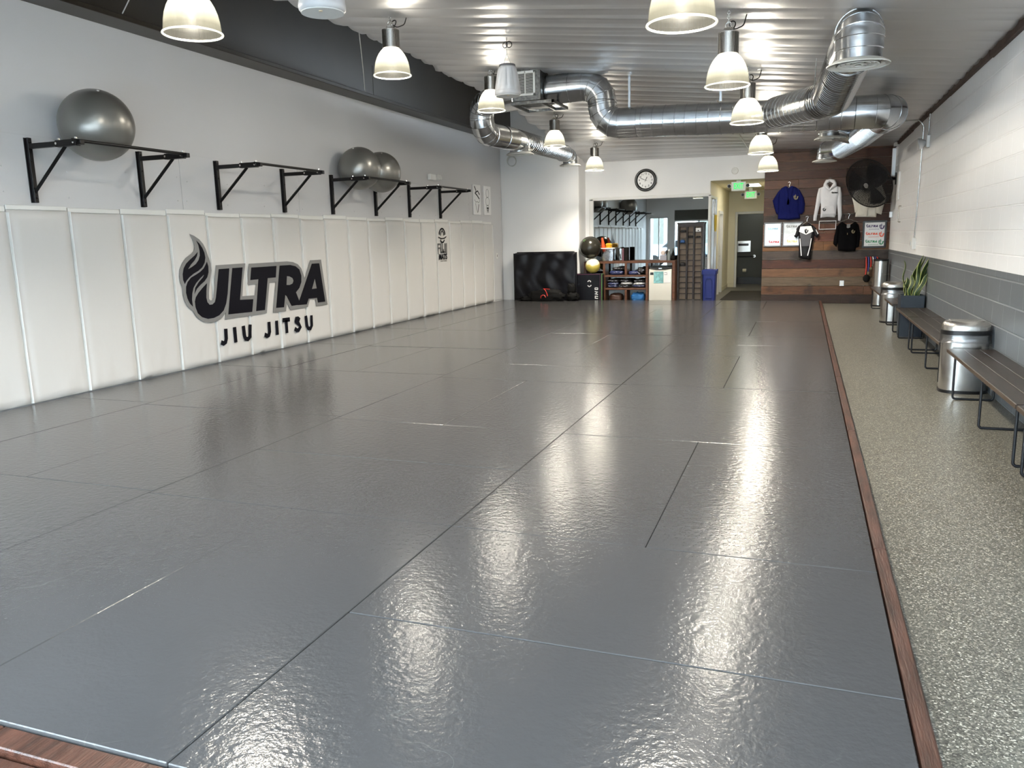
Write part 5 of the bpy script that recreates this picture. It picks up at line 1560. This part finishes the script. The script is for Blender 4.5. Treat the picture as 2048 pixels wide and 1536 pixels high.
t = thing('wall_outlet', 'steel outlet low on the plank wall', 'outlet', (.84, YW + .004, .45)); mbox('cover_plate', m_alu, t, -.045, .045, -.012, -.004, -.06, .06, bev=.003); mbox('socket', m_white_plastic, t, -.017, .017, -.016, -.012, -.035, .035); mbox('back_box', m_alu, t, -.035, .035, -.004, .01, -.05, .05)
# medals on the plank wall by the tall can
t = thing('medal_hanger', 'bunch of medals on red and blue ribbons hanging beside the tallest steel can', 'medals', (1.36, YW, 1.0))
mbox('hook_board', m_black_metal, t, -.08, .22, -.03, 0, -.02, .01)
RB = [m_red, mat('ribbon_blue', (.03, .04, .25), .5), m_red, mat('ribbon_white', (.6, .6, .6), .5), mat('ribbon_blue', (.03, .04, .25), .5), m_red]
for k_ in range(6):
    bm = bmesh.new(); x = -.05 + k_ * .045; L_ = .40 - .035 * ((k_ * 3) % 5) if k_ < 2 else .14 + .03 * (k_ % 3)
    sweep(bm, [(x, -.05, 0), (x + .01, -.06, -L_ * .5), (x + .004 * k_, -.055, -L_)], .014, 5); sweep(bm, [(x, -.05, 0), (x - .006, -.03, .02), (x, -.01, 0)], .012, 5); fin('ribbon', bm, RB[k_], t)
    bm = bmesh.new(); lathe(bm, [(.02, -.004), (.028, -.003), (.028, .003), (.02, .004)], 20); o = fin('medal', bm, m_gold, t, smooth=True); o.matrix_local = Matrix.Translation((x + .004 * k_, -.06, -L_ - .025)) @ Matrix.Rotation(PI / 2, 4, 'X')
bm = bmesh.new(); sphere(bm, (-.03, -.10, -.44), .07, 20, 14, (1, .35, 1.2)); sweep(bm, [(-.03, -.07, -.36), (-.02, -.05, -.2), (-.02, -.04, 0)], .004, 5); fin('black_pouch', bm, m_rubber, t, smooth=True)

# ================================================================== FAN
def place(o, origin, zaxis, roll=0):
    z_ = Vector(zaxis).normalized(); a, b_ = frame_of(z_)
    M_ = Matrix((a, b_, z_)).transposed().to_4x4(); M_.translation = origin
    o.matrix_world = M_


FC = Vector((1.226, 18.293, 2.543))
FN = Vector((-0.568, -0.723, -0.393))
t = bpy.data.objects.new('wall_fan', None); C.objects.link(t); tag(t, 'large black round wall fan with wire guard, tilted down in front of the planks', 'fan')
place(t, FC, FN)
bm = bmesh.new()
RF = .51
for k_ in range(1, 33): ring_of(bm, (0, 0, .10 - .09 * (k_ / 32) ** 2), (0, 0, 1), RF * k_ / 32, .0043, 48, 4)
for k_ in range(132):
    a = 2 * PI * k_ / 132
    sweep(bm, [(math.cos(a) * RF * q, math.sin(a) * RF * q, .102 - .09 * q * q) for q in (.12, .5, .8, 1)], .0030, 4, cap=False)
fin('front_guard', bm, m_black_metal, t)
bm = bmesh.new()
for k_ in range(1, 16): ring_of(bm, (0, 0, -.12 + .11 * (k_ / 15) ** 3), (0, 0, 1), RF * k_ / 15, .0022, 48, 4)
for k_ in range(60):
    a = 2 * PI * k_ / 60
    sweep(bm, [(math.cos(a) * RF * q, math.sin(a) * RF * q, -.12 + .11 * q ** 3) for q in (.2, .6, .85, 1)], .0022, 4, cap=False)
fin('rear_guard', bm, m_black_metal, t)
bm = bmesh.new(); ring_of(bm, (0, 0, 0), (0, 0, 1), RF + .004, .012, 64, 8); fin('guard_rim', bm, m_black_metal, t, smooth=True)
bm = bmesh.new(); lathe(bm, [(.05, .10), (.05, .108), (.02, .112)], 24); fin('badge', bm, mat('fan_badge', (.15, .15, .15), .4), t)
for k_ in range(3):
    bm = bmesh.new(); G_ = []
    for i in range(9):
        rr_ = .07 + .39 * i / 8; row = []
        for j in range(7):
            a = 2 * PI * k_ / 3 + (j / 6 - .5) * (1.25 - .3 * i / 8) + .25 * i / 8
            row.append(bm.verts.new((rr_ * math.cos(a), rr_ * math.sin(a), .035 - .075 * (j / 6) + .01 * math.sin(i / 8 * PI))))
        G_.append(row)
    for a, b_ in zip(G_, G_[1:]):
        for j in range(6): bm.faces.new((a[j], a[j + 1], b_[j + 1], b_[j]))
    o = fin('blade', bm, m_black_metal, t, smooth=True); sl = o.modifiers.new('t', 'SOLIDIFY'); sl.thickness = .004
bm = bmesh.new(); lathe(bm, [(.07, .04), (.08, .0), (.08, -.10), (.13, -.14), (.17, -.20), (.17, -.40), (.13, -.46)], 32); mo = fin('motor', bm, m_black_metal, t, smooth=True)
bm = bmesh.new(); box(bm, -.035, .035, -.176, -.168, -.33, -.26); fin('sticker', bm, m_paper, mo)
back = t.matrix_world @ Vector((0, 0, -.28))
bm = bmesh.new(); inv = t.matrix_world.inverted()
wallp = Vector((1.75, back.y + .05, back.z - .02))
sweep(bm, [inv @ back, inv @ wallp], .03, 12); br = fin('bracket_arm', bm, m_black_metal, t, smooth=True)
bm = bmesh.new(); ring = [inv @ (wallp + Vector((dx, dy, dz))) for dx in (-.012, 0) for dy, dz in ((-.08, -.12), (.08, -.12), (.08, .12), (-.08, .12))]
vv = [bm.verts.new(p) for p in ring]
for f in ((0, 1, 2, 3), (7, 6, 5, 4), (0, 4, 5, 1), (1, 5, 6, 2), (2, 6, 7, 3), (3, 7, 4, 0)): bm.faces.new([vv[i] for i in f])
fin('wall_plate', bm, m_black_metal, t)

# ================================================================== RIGHT WALL FITTINGS
t = thing('security_sensor', 'white sensor with a small dish on the block wall where the conduits meet', 'sensor', (1.75, 13.95, 2.90))
mbox('mounting_box', m_white_plastic, t, -.05, 0, -.06, .06, -.09, .09, bev=.006)
bm = bmesh.new(); lathe(bm, [(.035, 0), (.075, .05), (.085, .10), (.07, .11)], 24); o = fin('sensor_head', bm, m_alu, t, smooth=True); o.matrix_local = Matrix.Translation((-.05, .02, -.01)) @ Matrix.Rotation(-PI / 2 - .2, 4, 'Y')
bm = bmesh.new(); lathe(bm, [(0, .112), (.06, .112)], 20, cap=False); fin('sensor_lens', bm, m_white_plastic, o)
o = pipe('electrical_conduit', [(1.73, 13.95, 2.99), (1.73, 13.95, 3.2), (1.73, 13.9, 3.38)], .012, m_conduit); tag(o, 'short steel conduit from sensor to ceiling on the block wall', 'conduit')
o = pipe('electrical_conduit', [(1.73, 14.80, 1.44), (1.73, 14.55, 3.20), (1.66, 14.55, 3.30), (.5, 15.4, 3.385)], .011, m_conduit, None, .12, 6); tag(o, 'long steel conduit rising from the switch box and bending across the ceiling', 'conduit')
t = thing('switch_box', 'white switch box at the foot of the long conduit on the block wall', 'switch box', (1.75, 14.80, 1.36))
mbox('box_body', m_white_plastic, t, -.06, 0, -.06, .06, -.10, .09, bev=.006); mbox('device', m_white_plastic, t, -.055, 0, .10, .22, -.06, .05, bev=.006); mbox('device_face', m_alu, t, -.062, -.055, .11, .21, -.04, .03)
o = mbox('white_board', m_paper, None, 1.725, 1.75, 17.75, 18.05, 2.17, 2.72, bev=.004); tag(o, 'thin white board edge-on on the block wall beside the fan', 'board')
t = thing('grab_rail', 'short vertical steel grab rail on the block wall below the white board', 'grab rail', (1.75, 17.25, 1.74)); bm = bmesh.new(); sweep(bm, bend([(0, 0, 0), (-.04, 0, 0), (-.04, 0, .30), (0, 0, .30)], .02), .012, 8); fin('bar', bm, m_steel, t, smooth=True)
t = thing('ceiling_box', 'small white box where block wall meets ceiling at the far corner', 'junction box', (1.72, 18.35, 3.30)); mbox('box_body', m_white_plastic, t, -.06, .03, -.12, .12, -.03, .03, bev=.004)
t = thing('wall_channel', 'grey metal channel running down the far corner of the block wall', 'channel', (1.72, 18.85, 1.85))
mbox('upper_channel', m_alu, t, -.04, .03, -.05, .05, .85, 1.42, bev=.004); bm = bmesh.new(); sweep(bm, [(0, 0, .1), (0, 0, .86)], .012, 8); fin('lower_conduit', bm, m_conduit, t); mbox('switch', m_alu, t, -.03, .03, -.04, .04, .0, .12, bev=.004)

# ================================================================== BENCHES
def bench(y0, y1, legs, label):
    t = thing('bench', label, 'bench', (1.34, (y0 + y1) / 2, 0), 0, 'dark wooden benches along the block wall')
    yc = (y0 + y1) / 2; W_ = .405
    for k_ in range(3):
        a = k_ * (W_ / 3)
        mbox('seat_plank', m_bench, t, a + .001, a + W_ / 3 - .003, y0 - yc, y1 - yc, .417, .45, bev=.003)
    mbox('front_edge', m_bench_edge, t, -.003, .001, y0 - yc + .003, y1 - yc - .003, .419, .447)
    for y in legs:
        bm = bmesh.new()
        q = bend([(.035, 0, .416), (.035, 0, .010), (.37, 0, .010), (.37, 0, .416)], .025, 4)
        sweep(bm, q, .0105, 8)
        o = fin('leg_frame', bm, m_dark_metal, t, smooth=True, angle=50); o.location = (0, y - yc, 0)
    return t


bench(5.83, 8.50, (8.25, 7.05, 5.93), 'dark plank bench in front of the nearest steel trash can')
bench(3.10, 5.80, (5.70, 4.45, 3.25), 'dark plank bench at the right edge of the picture, nearest the camera')
bench(8.98, 11.56, (9.10, 10.06, 11.34), 'dark plank bench just beyond the nearest steel trash can')
bench(11.60, 12.98, (11.52 + .12, 12.90), 'dark plank bench in front of the snake plant box')
bench(13.58, 14.85, (13.68, 14.72), 'short dark plank bench behind the snake plant')
bench(15.75, 17.95, (15.85, 17.85), 'dark reddish bench far back between two steel cans')


# ================================================================== TRASH CANS
m_liner = glass_mat('plastic_liner', (.62, .63, .65), .30, .22)


def oval(hx, hy, z, n=40, e=2.6):
    out = []
    for i in range(n):
        a = 2 * PI * i / n
        c_, s_ = math.cos(a), math.sin(a)
        out.append((math.copysign(abs(c_) ** (2 / e), c_) * hx, math.copysign(abs(s_) ** (2 / e), s_) * hy, z))
    return out


def trash_can(x, y, label, H_=.70, hx=.205, hy=.165):
    t = thing('trash_can', label, 'trash can', (x, y, 0), 0, 'brushed steel trash cans along the block wall')
    k = H_ / .70
    bm = bmesh.new(); loft(bm, [oval(hx + .008, hy + .008, 0), oval(hx + .008, hy + .008, .028), oval(hx - .004, hy - .004, .032)]); fin('base_ring', bm, m_black_plastic, t, smooth=True)
    bm = bmesh.new(); loft(bm, [oval(hx, hy, .03), oval(hx, hy, .56 * k)]); fin('steel_body', bm, m_steel, t, smooth=True)
    bm = bmesh.new()
    L_ = []
    for q, zz in enumerate((.492, .51, .54, .575)):
        ov = oval(hx + .010 + .010 * (q == 0) + .004 * (q == 1), hy + .010 + .010 * (q == 0), zz * k, 64)
        L_.append([(p[0] * (1 + .018 * noise.noise(Vector((p[0] * 20, p[1] * 20, zz * 30)))), p[1] * (1 + .02 * noise.noise(Vector((p[0] * 18, p[1] * 18, zz * 20 + 5)))), p[2] + .014 * noise.noise(Vector((p[0] * 9, p[1] * 9, 2))) * (q == 0)) for p in ov])
    loft(bm, L_, cap=False); fin('bag_liner', bm, m_liner, t, smooth=True, angle=80)
    bm = bmesh.new(); loft(bm, [oval(hx + .012, hy + .012, .573 * k), oval(hx + .012, hy + .012, .612 * k), oval(hx, hy, .616 * k)]); fin('black_band', bm, m_black_plastic, t, smooth=True)
    bm = bmesh.new()
    loft(bm, [oval(hx + .004, hy + .004, .612 * k), oval(hx + .004, hy + .004, .65 * k), oval(hx - .006, hy - .006, .678 * k), oval(hx - .03, hy - .03, .696 * k), oval(hx - .06, hy - .06, .70 * k)])
    fin('lid', bm, m_steel, t, smooth=True, angle=50)
    bm = bmesh.new(); box(bm, -hx * .7, hx * .7, -hy * .55, hy * .55, .70 * k, .704 * k, bev=.002); fin('lid_flap', bm, m_steel, t)
    return t


trash_can(1.525, 8.72, 'steel trash can with clear liner, nearest, between two dark benches')
trash_can(1.52, 15.22, 'steel trash can with clear liner, farther one, behind the snake plant')
t = thing('tall_can', 'tallest slim round steel can standing in the far corner by the medals', 'trash can', (1.56, 18.55, 0))
bm = bmesh.new(); lathe(bm, [(.155, 0), (.158, .03)], 32); fin('base_ring', bm, m_black_plastic, t, smooth=True)
bm = bmesh.new(); lathe(bm, [(.15, .03), (.15, .96)], 40); fin('steel_body', bm, m_steel, t, smooth=True)
bm = bmesh.new(); lathe(bm, [(.152, .95), (.153, .985), (.14, .992), (.12, .97)], 40); fin('top_ring', bm, m_black_plastic, t, smooth=True)

# ================================================================== SNAKE PLANT
t = thing('planter_box', 'tall slate grey planter box standing between two benches', 'planter', (1.565, 13.28, 0))
bm = bmesh.new(); loft(bm, [rrect(.155, .17, .012, 0), rrect(.165, .18, .012, .62), rrect(.15, .165, .01, .62), rrect(.15, .165, .01, .58)]); fin('planter_body', bm, m_planter, t)
bm = bmesh.new(); box(bm, -.149, .149, -.164, .164, .575, .59); fin('soil', bm, mat('soil', (.03, .02, .012), .9, bump=.8, bscale=60), t)
t = thing('snake_plant', 'snake plant with yellow edged leaves growing in the slate planter', 'plant', (1.565, 13.26, .585))
m_leaf = mat('leaf_green', (.03, .06, .015), .4, var=.6, vscale=12, vstretch=(1, 1, 6))
m_leafe = mat('leaf_yellow_edge', (.50, .52, .17), .4)
rr = random.Random(4)
LV = [(-.12, -.05, -.05, .55, .3), (-.11, .02, .02, .30, .9), (-.05, -.06, .03, .34, .2), (-.02, .04, .06, .42, 1.2), (.03, -.03, .09, .62, .4), (.06, .05, .10, .60, .9), (.09, -.05, .15, .67, .1), (.10, .03, .13, .50, 1.4), (.0, .0, .02, .28, 2.),
      (.05, -.09, .16, .36, .5), (.12, .07, .08, .40, .3), (-.08, .08, -.03, .26, 1.), (.02, .09, .05, .52, .2)]
for k_, (x, y, lean, h, tw) in enumerate(LV):
    bm = bmesh.new(); n = 16; rows = []
    wmax = .030 + .006 * rr.random() if k_ else .010
    for i in range(n + 1):
        q = i / n
        wd = wmax * (.55 + .9 * q) * (1 - q ** 4) + .001
        cx = x * .8 + lean * q ** 1.3 + .012 * math.sin(q * 9 + k_) * (1 if k_ else 1.6); cy = y + .02 * math.sin(q * 6 + k_); z_ = h * q
        a = tw * .5 + .5 * math.sin(q * 4 + k_)
        d_ = Vector((math.cos(a), math.sin(a), 0)); nrm = Vector((-math.sin(a), math.cos(a), 0))
        row = [Vector((cx, cy, z_)) + d_ * wd * s + nrm * (.006 * abs(s)) for s in (-1, -.72, 0, .72, 1)]
        rows.append([bm.verts.new(p) for p in row])
    for a, b_ in zip(rows, rows[1:]):
        for j in range(4):
            f = bm.faces.new((a[j], a[j + 1], b_[j + 1], b_[j])); f.material_index = 1 if j in (0, 3) else 0
    o = fin('leaf', bm, [m_leaf, m_leafe], t, smooth=True); sl = o.modifiers.new('t', 'SOLIDIFY'); sl.thickness = .003

# ================================================================== OUTSIDE THE STOREFRONT
bm = bmesh.new(); box(bm, -30, 30, -30, .28, -.2, -.05); struct('ground_outside', bm, mat('pale_pavement', (.42, .42, .42), .8, var=.15, vscale=.8))
t = thing('building_outside', 'pale building across the street seen only as a reflection', 'building', (0, -22, -.05))
mbox('facade', mat('facade_pale', (.5, .5, .5), .7), t, -26, 26, -2, 0, 0, 5.5)
for k_ in range(9): mbox('facade_window', m_gray_tile, t, -24 + k_ * 5.5, -21 + k_ * 5.5, 0, .05, 1.0, 3.2)
t = thing('parked_car', 'pale blue car parked outside, seen in the mirror window', 'car', (-6.2, -4.5, -.05))
prof = [(-2.1, .35), (-2.15, .7), (-1.9, .92), (-1.1, 1.0), (-.55, 1.42), (.75, 1.45), (1.35, 1.05), (2.05, .95), (2.15, .6), (2.1, .35)]
bm = bmesh.new(); slab2d(bm, prof, lambda u, v, d: Vector((u, d, v)), -.85, .85); bmesh.ops.bevel(bm, geom=[e for e in bm.edges if e.is_boundary is False and len(e.link_faces) == 2 and e.calc_face_angle(0) > 1.2], offset=.08, segments=2, affect='EDGES')
fin('car_body', bm, mat('pale_blue_paint', (.35, .45, .58), .25, coat=1.), t, smooth=True)
bm = bmesh.new(); slab2d(bm, [(-.95, 1.02), (-.5, 1.36), (.7, 1.39), (1.2, 1.06)], lambda u, v, d: Vector((u, d, v)), -.87, .87); fin('side_windows', bm, m_black_plastic, t)
for x in (-1.35, 1.35):
    for y in (-.78, .78):
        bm = bmesh.new(); lathe(bm, [(.2, -.1), (.32, -.1), (.32, .1), (.2, .1)], 24); o = fin('wheel', bm, m_rubber, t, smooth=True); o.matrix_local = Matrix.Translation((x, y, .32)) @ Matrix.Rotation(PI / 2, 4, 'X')
